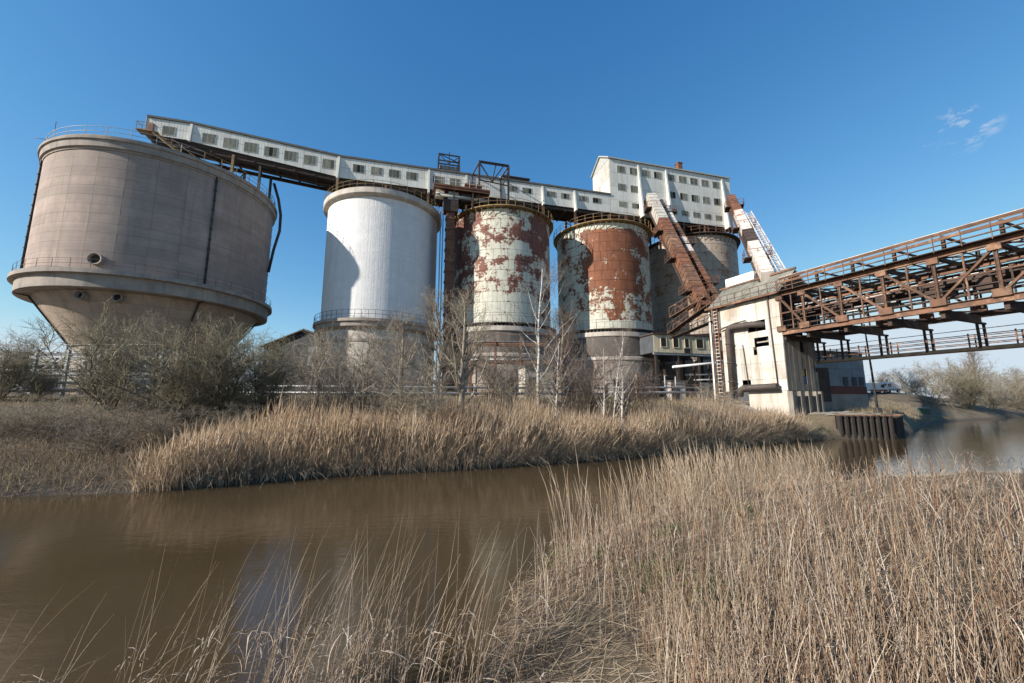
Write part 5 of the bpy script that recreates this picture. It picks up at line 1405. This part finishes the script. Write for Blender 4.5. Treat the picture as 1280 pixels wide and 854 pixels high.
# tall reeds at the near water edge
P = near_points(2900, 6, 58, 8.0, 24, .0, 2.0); P = P[(wob(P, .55, 22) > -.05) & ((P[:, 0] > 4.2) | (rng.uniform(0, 1, len(P)) < .25))]
k = len(P); lean = np.stack([rng.normal(-.12, .22, k), rng.normal(.05, .2, k)], -1)
h = np.clip(np.minimum(rng.normal(1.75, .35, k), EYE-rng.uniform(.07, .17, k)*np.hypot(*P.T)-ground_z(P)), .2, 3)
o = stalks('edge_reeds', np.column_stack([P, ground_z(P)]), h, lean, rng.uniform(.004, .007, k), 5, 'reed', np.clip(rng.normal(.6, .25, k), 0, 1), [1, .9, .75, .6, 1.3, .3])
tag(o, 'tall golden reeds at the near water edge', 'reeds', kind='stuff')
# sparse leaning clumps at the bottom left
ctrs = [(-5.3, 4.35), (-4.7, 4.4), (-4.1, 4.6), (-3.75, 4.75), (-3.35, 4.9), (-2.75, 5.0), (-2.45, 4.7), (-2.0, 5.1), (-1.7, 4.7), (-1.3, 5.1), (-1.0, 4.8), (-.55, 5.2), (-.2, 5.0), (.2, 5.6), (-.6, 4.6), (-1.55, 5.2)]
B = np.concatenate([np.array(c)+rng.normal(0, .16, (n_, 2)) for c, n_ in zip(ctrs, (9, 6, 12, 14, 16, 18, 22, 26, 18, 22, 14, 10, 7, 8, 9, 18))])
k = len(B); lean = np.stack([rng.normal(.36, .26, k), rng.normal(.08, .2, k)], -1)
o = stalks('leaning_reeds', np.column_stack([B, ground_z(B)-.05]), rng.uniform(.9, 2.1, k), lean, rng.uniform(.0028, .0048, k), 6, 'reed_near', np.clip(rng.normal(.6, .25, k), 0, 1), [1, .95, .85, .75, .6, .5, .25], power=1.5, kink=kinks(k, 6, .22, .5))
tag(o, 'sparse leaning reeds rising over the water at the lower left', 'reeds', kind='stuff')
Q = B[rng.integers(0, k, 420)]; q = len(Q); zz = ground_z(Q)+rng.uniform(.1, .8, q)
o = stalks('leaning_reed_leaves', np.column_stack([Q, zz]), rng.uniform(.05, .35, q), rng.normal(.08, .25, (q, 2)), rng.uniform(.004, .008, q), 4, 'reed_near', rng.uniform(.3, 1, q), [.6, 1, .9, .6, .1], flat=.15, droop=.6)
tag(o, 'dry curled leaves on the sparse lower left reeds', 'reeds', kind='stuff')
# leaves among the near reeds
P = near_points(5200, 0, 62, 2.6, 16, .2); P = P[path_mask(P)]; k = len(P)
o = stalks('reed_leaves', np.column_stack([P, ground_z(P)+rng.uniform(.0, .6, k)]), rng.uniform(.03, .35, k), rng.normal(0, .26, (k, 2)), rng.uniform(.003, .008, k), 4, 'reed_near', rng.uniform(.1, 1, k), [.6, 1, .9, .6, .1], flat=.15, droop=.7)
tag(o, 'curled dry leaves among the near reeds', 'reeds', kind='stuff')
# fallen stems
P = near_points(9500, -38, 62, 2.4, 20, .0); k = len(P)
a = rng.uniform(0, 2*pi, k); Ln = rng.uniform(.15, .9, k)
lean = np.stack([np.cos(a)*Ln, np.sin(a)*Ln], -1)
z1 = ground_z(P+lean); z0 = ground_z(P)+rng.uniform(.005, .07, k)
o = stalks('reed_litter', np.column_stack([P, z0]), z1-z0+rng.uniform(.0, .10, k), lean, rng.uniform(.0022, .0048, k), 2, 'litter', np.clip(rng.normal(.5, .28, k), 0, 1), [1, .95, .8], power=1.0, droop=0)
tag(o, 'fallen broken reed stems littering the near bank', 'litter', kind='stuff')
# dark low debris tangle at the water edge bottom
P = near_points(4200, -40, 12, 3.6, 8.5, .0, 1.0); k = len(P)
o = stalks('edge_tangle', np.column_stack([P, ground_z(P)-.02]), rng.uniform(.02, .16, k), rng.normal(0, .2, (k, 2)), rng.uniform(.002, .005, k), 4, 'bramble', rng.uniform(0, 1, k), power=1.3, droop=.5)
tag(o, 'dark tangle of dead stems along the near water edge', 'scrub', kind='stuff')
# young green growth
cs = [(2.2, 6.6, .45), (1.75, 8.6, .55), (2.6, 5.4, .35), (1.1, 9.4, .5), (3.3, 9.0, .4), (5.2, 9.5, .5)]
Vv, Ff, Tt = [], [], []
for cx, cy, rr in cs:
    n = 900; p = np.array((cx, cy))+rng.normal(0, rr*.6, (n, 2)); z = ground_z(p)+np.abs(rng.normal(.05, .10, n))
    a = rng.uniform(0, 2*pi, n); L = rng.uniform(.02, .055, n); w = L*.35; t = rng.uniform(0, 1, n); el = rng.uniform(-.2, .9, n)
    d = np.stack([np.cos(a)*np.cos(el), np.sin(a)*np.cos(el), np.sin(el)], -1); s_ = np.stack([-np.sin(a), np.cos(a), np.zeros(n)], -1)
    c0 = np.column_stack([p, z]); quad = np.stack([c0, c0+d*(L*.5)[:, None]+s_*w[:, None], c0+d*L[:, None], c0+d*(L*.5)[:, None]-s_*w[:, None]], 1)
    b = sum(len(v) for v in Vv); Vv.append(quad.reshape(-1, 3)); Ff.append(b+np.arange(n*4).reshape(-1, 4)); Tt.append(np.repeat(t, 4))
o = place('green_growth', np_mesh('green_growth', np.concatenate(Vv), np.concatenate(Ff), 'nettle', np.concatenate(Tt)))
tag(o, 'fresh green nettle shoots among the near reeds', 'nettles', kind='stuff')
